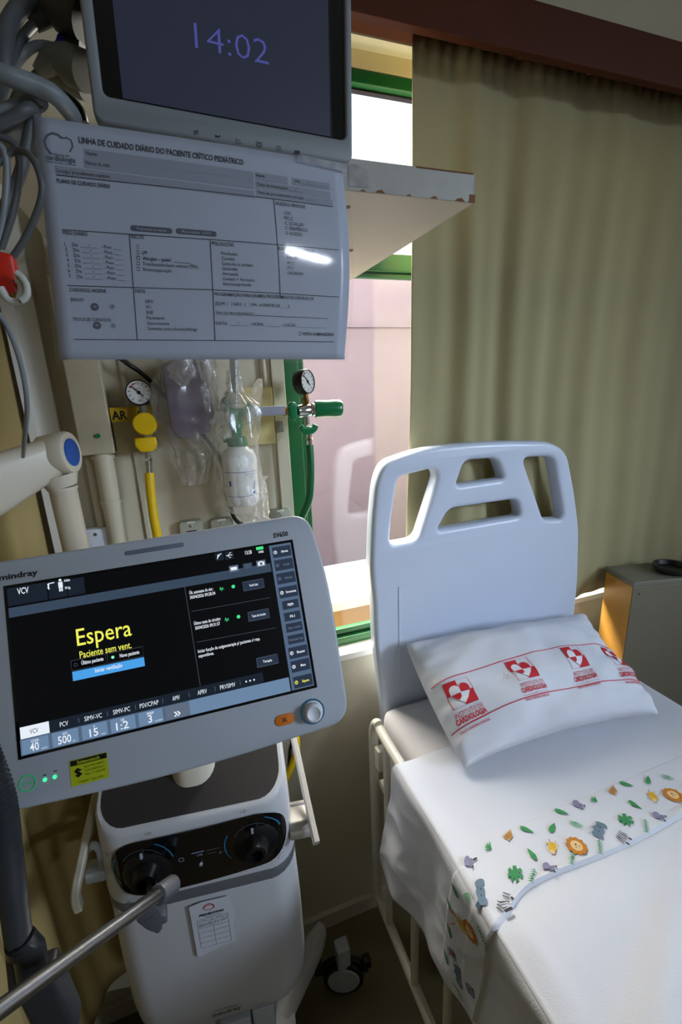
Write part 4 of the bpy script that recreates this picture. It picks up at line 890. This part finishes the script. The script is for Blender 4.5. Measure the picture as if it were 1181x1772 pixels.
# ------------------------------------------------------------------ cream articulated arm at left
t = thing('articulated_arm', at(110, 800, 'y', .76), 'cream enamelled jointed arm with a blue disc on its elbow, left of the display', 'arm')
J = at(102, 785, 'y', .76); A0 = at(-60, 862, 'y', .70)
b = MB(); d = (J-A0).normalized(); up = Vector((0, 0, 1)); sd = d.cross(up).normalized(); up = sd.cross(d); rings = []
for k, (s, hh, w) in enumerate(((0, .040, .026), (.3, .038, .026), (.7, .031, .025), (.93, .027, .024), (1.0, .026, .023), (1.04, .018, .018))):
    q = A0.lerp(J, s); rings.append([q+up*z_+sd*x_ for x_, z_ in rrect(w*1.6, hh*2, w*.7, 0, 0, 5)])
loft(b, rings); b.build('upper_arm', M_cream, t)
axj = Vector((.95, -.25, .06)).normalized()
b = MB(); b.lathe([(.022, -.024), (.027, -.022), (.030, 0), (.031, .014), (.029, .018)], J+Vector((0, 0, .0)), axj, n=36); b.build('elbow_joint', M_cream, t)
b = MB(); b.lathe([(.020, .0178), (.020, .0195), (.018, .0205), (0, .0205)], J, axj, n=36); bd = b.build('blue_disc', mat('blue_cap', (24, 84, 170), .35, var=0), t)
e0 = at(100, 822, 'y', .76); e1 = at(108, 842, 'y', .76); e2 = at(134, 958, 'y', .76); e3 = at(160, 1090, 'y', .77); e4 = e3+Vector((-.022, .03, -.2))
b = MB(); b.tube([e0, e1], [.027, .0205], n=24); b.tube([e1, e1.lerp(e2, .04)], .0200, n=24); b.build('elbow_cup', M_cream, t)
b = MB(); b.tube([e1.lerp(e2, .03), e2, e3, e4], .0185, n=24); b.lathe([(.0022, 0), (.0022, .001)], at(104, 863, 'y', .7405), (0, -1, 0), n=12); b.build('lower_arm', mat('cream_tube', (210, 198, 176), .3), t)

# ------------------------------------------------------------------ cables and plugs left of the patient monitor
def cable(P, r, c, label, name='monitor_cable', cat='cable', grp=None):
    b = MB(); b.tube(smooth_path([at(x, y, 'y', d) for x, y, d in P]), r, n=12)
    o = b.build(name, c, None); tag(o, label, cat, 'monitor cables at the top left'); return o
M_cab = mat('cable_grey', (128, 136, 142), .4); M_cabd = mat('cable_dark', (84, 88, 92), .45)
cable([(75, -30, .62), (40, 5, .6), (12, 50, .58), (8, 100, .57), (2, 150, .57), (-20, 190, .58)], .0075, M_cabd, 'thick grey cable curving down the very top left corner')
cable([(62, 40, .62), (35, 70, .6), (15, 110, .59), (2, 150, .6), (-15, 180, .6)], .0045, M_cabd, 'grey cable coming from the topmost plug')
cable([(104, 84, .62), (70, 78, .61), (45, 90, .6), (22, 120, .6), (0, 165, .6), (-10, 200, .6)], .004, M_cab, 'grey cable coming from the plug with the blue ring')
cable([(66, 128, .62), (45, 150, .62), (22, 175, .63), (0, 200, .64), (-20, 215, .64)], .0045, M_cabd, 'grey cable coming from the ribbed lower plug')
cable([(-25, 118, .52), (20, 134, .52), (60, 147, .525), (95, 165, .53), (118, 190, .545), (128, 205, .56)], .0075, M_cab, 'thick light grey cable crossing to the top edge of the form')
cable([(-20, 200, .54), (20, 182, .54), (50, 170, .54), (75, 178, .545), (60, 190, .55), (20, 205, .56), (-20, 222, .56)], .004, M_cab, 'light grey cable looping just above the corner of the form')
cable([(-10, 218, .53), (20, 205, .53), (45, 190, .53), (60, 188, .54), (52, 225, .54), (38, 290, .54), (18, 340, .54), (-8, 390, .54)], .005, M_cabd, 'broad grey cable descending left of the form corner')
cable([(-12, 232, .52), (20, 245, .52), (32, 265, .52), (33, 310, .52), (22, 370, .52), (2, 430, .52)], .0028, M_cabd, 'thin grey lead hanging nearest the left edge')
cable([(-8, 285, .52), (25, 262, .52), (50, 268, .51), (68, 300, .505), (72, 340, .505), (50, 400, .51), (20, 448, .515), (2, 462, .52)], .0028, M_cabd, 'thin grey lead looping in front of the left edge of the form')
cable([(-10, 252, .52), (4, 256, .52), (12, 290, .52), (8, 360, .52), (-4, 430, .52)], .0028, M_cab, 'short thin lead disappearing behind the red clip')
cable([(-5, 540, .53), (15, 570, .54), (36, 630, .55), (47, 700, .56), (42, 765, .6), (40, 790, .66)], .0024, M_cab, 'thin grey cord hanging down to the cream arm')
def plug(P, r, mt, label, ringc=None):
    t = thing('cable_plug', at(P[0][0], P[0][1], 'y', P[0][2]), label, 'plug', 'plugs on the side of the patient monitor')
    q = [at(x, y, 'y', d) for x, y, d in P]; b = MB(); b.tube(q, r, n=20); b.build('plug_body', mt, t)
    b = MB(); n_ = len(q)
    for k in range(5): c_ = q[0].lerp(q[1], .15+.17*k); b.tube([c_, c_+(q[1]-q[0]).normalized()*.002], r[0]*1.15+k*.0004, n=18)
    b.build('strain_relief', mt, t)
    if ringc: b = MB(); c_ = q[1]; d_ = (q[2]-q[1]).normalized(); b.tube([c_, c_+d_*.008], r[1]*1.12, n=20); b.build('colour_ring', ringc, t)
M_pg = mat('plug_grey', (118, 120, 114), .5); M_pd = mat('plug_dark', (66, 64, 60), .5)
plug([(58, 45, .62), (80, 20, .615), (100, 15, .61), (145, 38, .60)], [.006, .011, .018, .017], M_pd, 'dark plug at the top left, highest on the side of the monitor')
plug([(100, 84, .62), (108, 83, .618), (124, 85, .615), (146, 88, .61)], [.005, .009, .009, .009], M_pd, 'slim plug with a dark blue ring on the side of the monitor', mat('ring_blue', (34, 32, 110), .4))
plug([(66, 126, .62), (90, 102, .615), (118, 112, .61), (148, 124, .60)], [.006, .012, .017, .017], M_pg, 'grey plug with ribbed neck below the blue ringed one')
plug([(82, 142, .64), (98, 132, .635), (118, 140, .63), (150, 150, .62)], [.005, .009, .012, .013], M_pg, 'lowest grey plug on the side of the monitor')
b = MB(); q0 = at(92, 168, 'y', .6); b.tube(smooth_path([at(92, 165, 'y', .6), at(112, 175, 'y', .6), at(132, 192, 'y', .6), at(140, 215, 'y', .6)]), .008)
tag(b.build('black_hose', M_black), 'short black hose stub above the top left corner of the form', 'hose')
# red clip with white leads
t = thing('lead_clip', at(18, 480, 'y', .51), 'red electrode clip with white lead loops at the left edge', 'clip')
b = MB(); c = at(14, 476, 'y', .51); Mc = Matrix.Translation(c) @ Matrix.Rotation(R(12), 4, 'Y'); b.slab([rpoly([(-.010, .018), (.003, .018), (.007, 0), (.009, -.016), (-.001, -.018), (-.012, -.004)], .003)], .012, .003, M=Mc); b.build('clip_body', mat('clip_red', (214, 44, 26), .4), t)
b = MB(); b.tube(smooth_path([at(x, y, 'y', .505) for x, y in ((0, 498), (14, 518), (30, 520), (38, 505), (36, 488), (28, 484))]), .0035)
b.tube(smooth_path([at(x, y, 'y', .50) for x, y in ((28, 472), (38, 480), (46, 495), (46, 512), (36, 520))]), .003); b.build('lead_loop', mat('lead_white', (196, 196, 190), .4), t)
b = MB(); b.tube([at(20, 510, 'y', .505), at(38, 522, 'y', .505)], .003); b.build('metal_snap', M_brass, t)

# ------------------------------------------------------------------ bed
YH = .90
hp_ = lambda x, y: (lambda q: (q.x, q.z))(at(x, y, 'y', YH))
bed = thing('hospital_bed', (.72, 0, 0), 'white hospital bed with moulded headboard and tubular side rail', 'bed')
outline = [hp_(*q) for q in ((668, 1262), (662, 1205), (651, 1110), (649, 1040), (643, 985), (646, 900), (652, 835), (665, 800), (740, 774), (850, 764), (955, 764), (984, 782), (997, 850), (1005, 915), (1003, 1000), (997, 1062), (995, 1150), (993, 1200))]
hb_out = rpoly(outline, [.0, .01, .02, .02, .03, .03, .03, .05, .1, .1, .05, .03, .03, .03, .02, .02, .02, 0], 5)
h1_ = rpoly([hp_(*q) for q in ((690, 826), (752, 811), (759, 824), (724, 935), (676, 944), (679, 905))], [.02, .015, .02, .02, .02, .02], 6)
h2_ = rpoly([hp_(*q) for q in ((806, 797), (862, 793), (874, 829), (791, 841))], [.02, .02, .012, .012], 6)
h3_ = rpoly([hp_(*q) for q in ((779, 881), (897, 864), (903, 894), (758, 919))], [.02, .02, .016, .012], 6)
h4_ = rpoly([hp_(*q) for q in ((906, 792), (960, 790), (976, 890), (972, 899), (943, 900))], [.025, .025, .02, .015, .012], 6)
b = MB(); b.slab([hb_out, h1_, h2_, h3_, h4_], .042, .012, M=Matrix.Translation((0, YH, 0)), seg=4)
M_hb = mat('moulded_white', (205, 214, 232), .35, var=.015)
hb = b.build('headboard', M_hb, bed, ang=50)
b = MB(); q = [hp_(*k) for k in ((652, 1040), (655, 1042))]
for (x0, y0, x1, y1) in ((657, 1037, 660, 1120),): pass
for y_ in (.003,):
    b.box((hp_(690, 1016)[0], YH-.002, hp_(690, 1185)[1]), (hp_(692, 1016)[0], YH+.003, hp_(690, 1016)[1])); 
b.build('moulded_groove', M_hb, hb)
M_tube = mat('tube_cream', (216, 212, 196), .3, var=.03)
# frame
b = MB(); b.box((.40, -.95, .52), (1.06, .89, .56), bev=.006); b.box((.44, .80, .30), (.48, .84, .55), bev=.004); b.box((.98, .80, .30), (1.02, .84, .55), bev=.004)
b.box((.42, -.95, .28), (.46, .89, .32), bev=.005); b.box((1.0, -.95, .28), (1.04, .89, .32), bev=.005); b.build('bed_frame', M_tube, bed)
for x in (.52, .96):
    for y in (-.85, .78):
        b = MB(); b.tube([(x, y, .30), (x, y, .07)], .018); b.lathe([(.05, -.015), (.052, 0), (.05, .015)], (x, y, FZ+.052), (1, 0, 0)); b.box((x-.02, y-.014, FZ+.05), (x+.02, y+.014, .10)); b.build('leg', M_tube, bed)
# side rail toward the ventilator
xr = .362
zr = .764
b = MB(); b.tube(smooth_path([(xr, .868, .185), (xr, .869, .5), (xr, .868, .70), (xr, .862, .748), (xr, .838, .778), (xr, .80, zr+.003), (xr, .5, zr), (xr, .0, zr), (xr, -.5, zr)], 7), .0115, n=16)
rl = b.build('side_rail', M_tube, bed)
b = MB(); b.tube([(xr, .872, .185), (xr, .5, .185), (xr, -.55, .185)], .0115, n=16); b.build('rail_lower_bar', M_tube, bed)
for k in range(9):
    y = .79-k*.135; b = MB(); b.tube([(xr, y, .19), (xr, y, zr)], .009, n=14); b.build('rail_slat', M_tube, bed)
for A_, B_ in (((xr+.004, .82, .58), (.44, .85, .60)), ((xr-.012, .812, .66), (xr+.016, .836, .72)), ((xr+.004, .3, .53), (.42, .34, .55))): b = MB(); b.box(A_, B_, bev=.004); b.build('rail_bracket', M_tube, bed)
# far side rail
b = MB(); b.tube([(1.10, .86, .30), (1.10, .86, .66), (1.10, .80, .70), (1.10, -.5, .70)], .011); b.tube([(1.05, .86, .54), (1.10, .86, .54)], .01); b.build('side_rail', M_tube, bed)

# mattress
ZM = .775
def mattress_pt(a, r=.035):
    return a
b = MB(); b.box((.392, -.95, .585), (1.085, .893, ZM), bev=.035)
tag(b.build('mattress', fabric('mattress_linen', (214, 210, 212), .02)), 'white sheeted mattress resting on the bed frame', 'mattress')

# top sheet with drop over the rail
XE = .362            # rail edge
ZE = zr+.0145
def prof(s, y):
    """s<0 on top (distance from rail edge inwards), s>0 down the side"""
    r = .022
    hem = 0
    if s <= 0:
        x = XE-.010-s; z = ZE-.0005+.0
        k = max(0, min(1, (-s-.04)/.05)); k = k*k*(3-2*k); z = ZE*(1-k)+(ZM+.006)*k
        e = max(0, x-1.06); z -= e*2.2
        if x > 1.085: x = 1.085+(x-1.085)*.1
    else:
        a = s/r
        if a < math.pi/2: x = XE-.010-r*math.sin(a)*.55; z = ZE-r*(1-math.cos(a))
        else: x = XE-.022; z = ZE-r-(s-r*math.pi/2)
    return x, z
def sheet(y, s, h=0):
    x, z = prof(s, y)
    n1 = noise.noise(Vector((y*3.1, s*2.3, 1.7))); n2 = noise.noise(Vector((y*9, s*4, 5.1)))
    if s > 0:
        k = min(1, s/.12)
        x += k*(.004+.007*math.sin(y*21+1.4+s*3)*(.4+s)+.005*math.sin(y*37-s*6))+.006*n1*k-.035*s*k+.012*k*(abs(noise.noise(Vector((y*5+s*4, s*7-y*2, 8.3))))-.2)+.006*k*abs(noise.noise(Vector((y*12-s*9, s*10, 3.3))))
        x = min(x, .3475)-h
    else:
        k = min(1, -s/.03)
        z += .0025*n1*k+.0015*n2*k+h
        if y < .42: w_ = math.atan2(x-.86, .47-y); z += (.026*(.5+.5*math.sin(w_*9+1.2))**2+.014*(.5+.5*math.sin(w_*17))**3)*min(1, (.40-y)/.16 if y < .40 else 0)*k + .006*noise.noise(Vector((x*6+y*4, y*2, 2)))*k
        if s > -.03: x -= h
    return Vector((x, y, z))
def edge_y(s):         # head-side border of the sheet
    return .712 if s <= 0 else .712+min(s, .40)*.21
def drop(y):           # how far the hem hangs below the rail
    return .385-.32*max(0, .79-y)*1.0 if y > .38 else .25+.02*math.sin(y*9)
TOPW = .745
def gsheet(u, v):
    # u 0..1 across: top right -> hem ; v 0..1 head -> foot
    y0 = -.9
    L1 = TOPW; hy = .79+(y0-.79)*v**1.35; L2 = ZE-(.41+min(.15, (.79-hy)*.29))
    # finer sampling: keep rail edge on a fixed u
    ue = .6
    s = -L1*(1-u/ue) if u < ue else L2*(u-ue)/(1-ue)
    yh = edge_y(s) + 0
    y = yh+(y0-yh)*v**1.35
    return sheet(y, s)
b = MB(); b.grid(gsheet, 150, 220, flip=True)
topsheet = tag(b.build('top_sheet', M_linen, solid=.0018, ang=180), 'smooth white top sheet draped over the bed and its side rail', 'sheet')

# folded printed band
YB0, YB1 = .506, .408   # head side, foot side
def band(y, s, h): return sheet(y, s, h)
def yb(c, s):        # c 0 head edge..1 foot edge
    y = YB0+(YB1-YB0)*c
    if s < 0: y += .003*math.sin(-s*12+1)*c
    y -= .024*math.exp(-(min(0, s)/.045)**2)*(1 if s <= 0 else max(0, 1-s/.3))
    return y
BL_ = .245
def puffh(v):
    if v <= .001 or v >= .999: return .0008
    return .0022+.004*v+(.0012 if v > .56 else 0)
def gband(u, v):
    ue = .62; s = -(TOPW-.01)*(1-u/ue) if u < ue else BL_*(u-ue)/(1-ue)
    puff = puffh(v)
    return sheet(yb(v, s), s, puff)
b = MB(); b.grid(gband, 150, 26, flip=True)
fold = b.build('folded_hem', M_linen, topsheet, ang=60)
# prints
F = Flat(lambda u, v, h: sheet(yb(v, u), u, puffh(max(.01, min(.985, v)))+.0022+h), (.006, .06))
wB = YB0-YB1
PMAT = [mat('leaf_green', (58, 142, 84), .8, var=.15, scale=80), mat('leaf_pale', (96, 168, 122), .8, var=.15, scale=80), mat('lion_orange', (196, 124, 36), .8, var=.2, scale=90), mat('lion_face', (232, 196, 140), .8), mat('giraffe_yellow', (222, 182, 52), .8, var=.15, scale=90),
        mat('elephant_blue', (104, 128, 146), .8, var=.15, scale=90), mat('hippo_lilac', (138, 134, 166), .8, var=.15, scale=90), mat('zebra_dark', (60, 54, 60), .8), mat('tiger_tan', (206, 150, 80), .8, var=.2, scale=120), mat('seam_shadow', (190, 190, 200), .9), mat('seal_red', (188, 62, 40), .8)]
def V2(s, c, P, k=1, rot=0):
    """local drawing (metres) centred at (s, c) of the band"""
    cr, sr_ = math.cos(rot), math.sin(rot); k *= 1.15; return [(s+(x*cr-y*sr_)*k, c+(x*sr_+y*cr)*k/wB) for x, y in P]
def ell(rx, ry, ox=0, oy=0, n=14): return [(ox+rx*math.cos(2*math.pi*i/n), oy+ry*math.sin(2*math.pi*i/n)) for i in range(n)]
def leaf(s, c, L, w, rot, mi=0): F.poly(V2(s, c, [(-L/2, 0), (-L*.2, w*.35), (L*.15, w*.5), (L*.4, w*.35), (L/2, 0), (L*.4, -w*.3), (L*.15, -w*.42), (-L*.2, -w*.25)], 1, rot), mi, .0)
def sprig(s, c, k, rot):
    for a in (-.8, -.35, 0, .35, .8):
        dx, dy = math.cos(rot+a), math.sin(rot+a); leaf(s+dx*k*.5, c+dy*k*.5/wB, k, k*.22, rot+a, 0)
def palm(s, c, k, rot):
    for i in range(-4, 5):
        a = rot+i*.33; dx, dy = math.cos(a), math.sin(a); leaf(s+dx*k*.5, c+dy*k*.5/wB, k*.95, k*.11, a, 1)
def fern(s, c, k, rot):
    F.line(V2(s, c, [(-k, 0), (k, 0)], 1, rot), .0012, 0, .0)
    for i in range(-3, 4):
        for sd in (1, -1):
            P = V2(s, c, [(i*k*.28, 0), (i*k*.28+k*.28, sd*k*.42), (i*k*.28+k*.14, 0)], 1, rot); F.poly(P if sd > 0 else P[::-1], 0, .0)
def monstera(s, c, k, rot):
    P = []
    for i in range(28):
        a = 2*math.pi*i/28; r = k*(1-.12*math.cos(a))*(1 if (i % 4 or abs(a-math.pi) < .3) else .45); P.append((r*math.cos(a), r*.85*math.sin(a)))
    F.poly(V2(s, c, P, 1, rot), 0, .0)
def lion(s, c, k, rot):
    P = [(k*(1+.07*math.cos(11*2*math.pi*i/44))*math.cos(2*math.pi*i/44), k*(1+.07*math.cos(11*2*math.pi*i/44))*math.sin(2*math.pi*i/44)) for i in range(44)]
    F.poly(V2(s, c, P, 1, rot), 2, 0); F.poly(V2(s, c, ell(k*.58, k*.6), 1, rot), 3, .0004)
    for x, y, r in ((-.2, .15, .06), (.2, .15, .06), (0, -.12, .1)): F.poly(V2(s, c, ell(k*r, k*r, k*x, k*y), 1, rot), 7, .0008)
def giraffe(s, c, k, rot):
    F.poly(V2(s, c, ell(k*.55, k, 0, 0), 1, rot), 4, 0)
    for x in (-.45, .45): F.line(V2(s, c, [(x*k*.6, k*.7), (x*k, k*1.35)], 1, rot), .0016, 2, 0); F.poly(V2(s, c, ell(k*.2, k*.1, x*k*1.6, k*.55), 1, rot), 4, 0)
    F.poly(V2(s, c, ell(k*.35, k*.3, 0, -k*.8), 1, rot), 3, .0004)
    for x, y in ((-.2, .2), (.2, .1), (0, .5)): F.poly(V2(s, c, ell(k*.09, k*.09, k*x, k*y), 1, rot), 2, .0006)
def eleph(s, c, k, rot):
    F.poly(V2(s, c, ell(k*.75, k*.55), 1, rot), 5, 0)
    for x in (-1, 1): F.poly(V2(s, c, ell(k*.35, k*.62, x*k*.85, k*.1), 1, rot), 5, .0003)
    F.line(V2(s, c, [(0, -k*.2), (k*.05, -k*.7), (k*.35, -k*.9)], 1, rot), k*.28, 5, .0005)
    for x in (-.3, .3): F.poly(V2(s, c, ell(k*.08, k*.08, x*k, k*.1), 1, rot), 7, .0008)
def hippo(s, c, k, rot):
    F.poly(V2(s, c, ell(k*.6, k*.5, 0, k*.3), 1, rot), 6, 0); F.poly(V2(s, c, ell(k*.75, k*.55, 0, -k*.4), 1, rot), 6, .0003)
    for x in (-.5, .5): F.poly(V2(s, c, ell(k*.16, k*.2, x*k, k*.85), 1, rot), 7, .0004); F.poly(V2(s, c, ell(k*.07, k*.07, x*k*.6, k*.35), 1, rot), 7, .0008)
def zebra(s, c, k, rot):
    for i in range(-2, 3): F.line(V2(s, c, [(i*k*.3, -k*.6), (i*k*.36, k*.5)], 1, rot), k*.13, 7, 0)
    for x in (-.5, .5): F.poly(V2(s, c, ell(k*.14, k*.25, x*k, k*.8), 1, rot), 7, .0003)
def tiger(s, c, k, rot):
    F.poly(V2(s, c, [(-k, -k*.4), (-k*.2, k*.5), (k*.9, k*.6), (k, -k*.4)], 1, rot), 8, 0)
    for i in range(-1, 3): F.line(V2(s, c, [(i*k*.3, -k*.3), (i*k*.33, k*.35)], 1, rot), k*.1, 7, .0004)
PRN = {'leaf': lambda s, c, r: leaf(s, c, .021, .009, r), 'sprig': lambda s, c, r: sprig(s, c, .011, r), 'palm': lambda s, c, r: palm(s, c, .012, r), 'fern': lambda s, c, r: fern(s, c, .012, r), 'mon': lambda s, c, r: monstera(s, c, .012, r),
       'lion': lambda s, c, r: lion(s, c, .014, r), 'gir': lambda s, c, r: giraffe(s, c, .010, r), 'ele': lambda s, c, r: eleph(s, c, .013, r), 'hip': lambda s, c, r: hippo(s, c, .009, r), 'zeb': lambda s, c, r: zebra(s, c, .011, r), 'tig': lambda s, c, r: tiger(s, c, .010, r)}
def place(kind, x, y, r=0):
    q = at(x, y, 'z', ZM+.02); s = -(q.x-(XE-.010)); c = (YB0-q.y)/wB
    for _ in range(4): c += (yb(c, s)-q.y)/wB
    PRN[kind](s, max(.06, min(.88, c)), r)
for it in (('hip', 813, 1474, .6), ('sprig', 851, 1460, -1.2), ('tig', 882, 1437, .3), ('leaf', 913, 1428, -.9), ('leaf', 957, 1425, .5), ('palm', 998, 1416, .7), ('leaf', 973, 1397, -.8), ('hip', 1002, 1385, .4), ('sprig', 1035, 1380, -1.2), ('tig', 1063, 1360, .3), ('leaf', 1086, 1350, -.8), ('leaf', 1123, 1343, .6), ('palm', 1157, 1336, .6),
           ('leaf', 921, 1472, 1.5), ('gir', 957, 1461, 2.4), ('lion', 999, 1459, 0), ('ele', 1037, 1430, .5), ('mon', 1083, 1414, 0), ('leaf', 1101, 1387, -1.4), ('gir', 1132, 1373, 2.4), ('lion', 1166, 1371, 0),
           ('palm', 806, 1528, 1.3), ('ele', 839, 1533, 1.1), ('mon', 891, 1507, 0), ('hip', 957, 1505, .6), ('zeb', 882, 1560, .5), ('fern', 935, 1527, .6), ('fern', 1008, 1500, .7), ('fern', 1050, 1472, .8), ('zeb', 1087, 1452, .4), ('hip', 1142, 1409, .5), ('fern', 1130, 1434, .7)): place(*it)
for kind, s, c, r in (('fern', .035, .88, 1.2), ('lion', .07, .62, 0), ('gir', .085, .42, 2.6), ('leaf', .04, .15, 1.4), ('leaf', .085, .08, 1.2), ('leaf', .14, .16, .8), ('hip', .18, .30, .3), ('hip', .19, .8, .6), ('fern', .24, .55, 1.3), ('ele', .205, .5, .4), ('leaf', .215, .15, .9)): PRN[kind](s, c, r)
F.line([(.08, .30), (.09, .12), (.15, .06), (.20, .20), (.17, .34), (.10, .36)], .0028, 10, .0004); F.line([(.10, .30), (.12, .18), (.16, .14)], .002, 10, .0004); F.line([(.10, .26), (.17, .26)], .0022, 10, .0004)
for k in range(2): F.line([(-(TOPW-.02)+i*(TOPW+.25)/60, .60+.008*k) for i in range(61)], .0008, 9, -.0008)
F.build('printed_pattern', PMAT, fold)

# pillow
PA = at(703, 1114, 'y', .868); PB = at(1008, 1063, 'y', .868); PC = at(1143, 1238, 'z', ZM+.022); PD = at(806, 1331, 'z', ZM+.022)
TH = .088
nP = ((PB-PD).cross(PA-PC)).normalized(); nP = nP if nP.z > 0 else -nP
def pil(a, c, h, side=1):
    # corners pinched, edges pulled inwards
    ea = 1-(2*a-1)**2; ec = 1-(2*c-1)**2
    a2 = a+(.5-a)*(-.03 if a < .5 else .045)*ec**.7; c2 = c+(.5-c)*(.05 if c < .5 else .15)*ea**.7
    q = PA.lerp(PB, a2).lerp(PD.lerp(PC, a2), c2)
    t = (max(0, ea)**.42)*(max(0, ec)**.42)
    wob = noise.noise(Vector((a*3.5, c*3.5, 2)))*.022+noise.noise(Vector((a*9, c*7, 4)))*.007
    edge = math.exp(-min(a, 1-a, c, 1-c)*14)
    wr = .006*math.sin(a*26+c*30)*edge+.004*math.sin(c*60+a*5)*edge
    if side > 0: return q+nP*(TH*1.05*t+(wob+wr)*t**.5+h)
    lo = q-nP*(.040*t)
    return lo
b = MB(); b.grid(lambda u, v: pil(u, v, 0), 90, 64, flip=True); b.grid(lambda u, v: pil(u, v, 0, -1), 90, 64)
pl = b.build('pillow_body', M_linen, None, ang=180); bpy.data.objects.remove(pl) if 0 else None
t = thing('pillow', PA.lerp(PC, .5)-Vector((0, 0, .05)), 'white pillow printed with red clinic emblems, leaning against the headboard', 'pillow')
pl.parent = t; pl.matrix_basis = world_of(t).inverted(); pl.name = 'pillowcase'
F = Flat(lambda u, v, h: pil(max(.001, min(.999, u)), max(.001, min(.999, 1-v)), .0012+h), (.012, .02))
RED, WHT = 0, 1
L1v, L2v = .555, .215
F.line([(.005+i*.99/60, L1v+.03*math.sin(i/60*3.1)) for i in range(61)], .0065, RED, h=.0004)
F.line([(.005+i*.99/60, L2v+.02*math.sin(i/60*3.1)) for i in range(61)], .0065, RED, h=.0004)
WP = (PB-PA).length; HP = (PD-PA).length
def logo(uc, vc, k):
    X = lambda x, y: (uc+x*k/WP, vc+y*k/HP)
    P = lambda L_: [X(*q) for q in L_]
    def sub(L_, mi, h): F.poly(P(L_), mi, h)
    sub([(-1, 0), (0, 0), (0, 1), (-1, 1)], RED, .0002); sub([(0, -1), (1, -1), (1, 0), (0, 0)], RED, .0002)
    F.line(P([(-1, -1), (1, -1), (1, 1), (-1, 1), (-1, -1)]), .0022, RED, .0005)
    arc = lambda cx, a0, a1: [(cx+.38*math.cos(R(a0+(a1-a0)*i/10)), .3+.38*math.sin(R(a0+(a1-a0)*i/10))) for i in range(11)]
    sub([(0, 0)]+[(0, .3)]+arc(-.38, 0, 180)+[(-.76, 0)], WHT, .0006)
    sub(([(0, 0), (.76, 0)]+arc(.38, 0, 180)+[(0, .3)]), RED, .0006)
    sub([(0, 0), (-.72, -.05), (-.4, -.5), (0, -.85)], WHT, .0006); sub([(0, 0), (0, -.85), (.4, -.5), (.72, -.05)], WHT, .0006)
    sub([(-.72, -.02), (-.05, -.02), (-.05, -.3), (-.3, -.5), (-.42, -.45)], RED, .0007)
    F.text('INSTITUTO DE', *X(.05, -1.42), .0085/HP, RED, w=2.2*k/WP, up=.0008)
    F.text('CARDIOLOGIA', *X(.05, -1.85), .0105/HP, RED, w=2.4*k/WP, bold=.035, up=.0008)
    F.line(P([(-1.2, -2.25), (1.3, -2.25)]), .0016, RED, .0006, n=6); F.ring(*X(.05, -2.2), .004, .001, RED)
    F.text('FUNDAÇÃO UNIVERSITÁRIA DE CARDIOLOGIA', *X(.05, -2.55), .0045/HP, RED, w=2.4*k/WP, bold=.02, up=.0008)
for uc, vc in ((.085, .435), (.362, .465), (.640, .470), (.90, .45)): logo(uc, vc, .0275)
F.build('printed_emblem', [mat('print_red', (196, 30, 44), .8, var=.05), mat('print_white', (226, 228, 236), .9, var=0)], pl)

# ------------------------------------------------------------------ bedside cabinet
t = thing('bedside_cabinet', (1.35, .75, 0), 'dull grey olive cabinet on the far side of the bed, below the curtain', 'cabinet')
nz = at(1098, 1008, 'y', .835); Mn = Matrix.Translation((nz.x, .835, 0)) @ Matrix.Rotation(R(-14), 4, 'Z')
b = MB(); b.box((.002, .002, .06), (.45, .118, nz.z-.016), bev=.002, M=Mn); b.build('cabinet_body', mat('cabinet_grey', (122, 116, 100), .45, var=.05), t)
b = MB(); b.box((.0005, .004, .06), (.003, .116, nz.z-.016), M=Mn); tag(b.build('side_panel', mat('amber_wood', (206, 150, 66), .5, var=.15, scale=10), t), 'amber wood side panel')
b = MB(); b.box((0, 0, nz.z-.015), (.455, .12, nz.z), bev=.002, M=Mn); b.build('cabinet_top', mat('cabinet_top', (128, 126, 114), .4, var=.05), t)
b = MB(); b.lathe([(.003, 0), (.002, .001)], Mn @ Vector((.022, .002, nz.z-.038)), (-.2, -1, 0), n=12); b.build('screw_cap', M_black, t)
b = MB(); b.box((.01, .01, FZ), (.44, .11, .06), M=Mn); b.build('plinth', M_dgrey, t)
b = MB(); c = Mn @ Vector((.155, .05, nz.z)); b.lathe([(.02, 0), (.042, .003), (.05, .012), (.048, .02), (.042, .02), (.038, .008)], c, (0, 0, 1), n=36)
tag(b.build('black_bowl', M_black), 'small black bowl standing on the cabinet at the right edge', 'bowl')
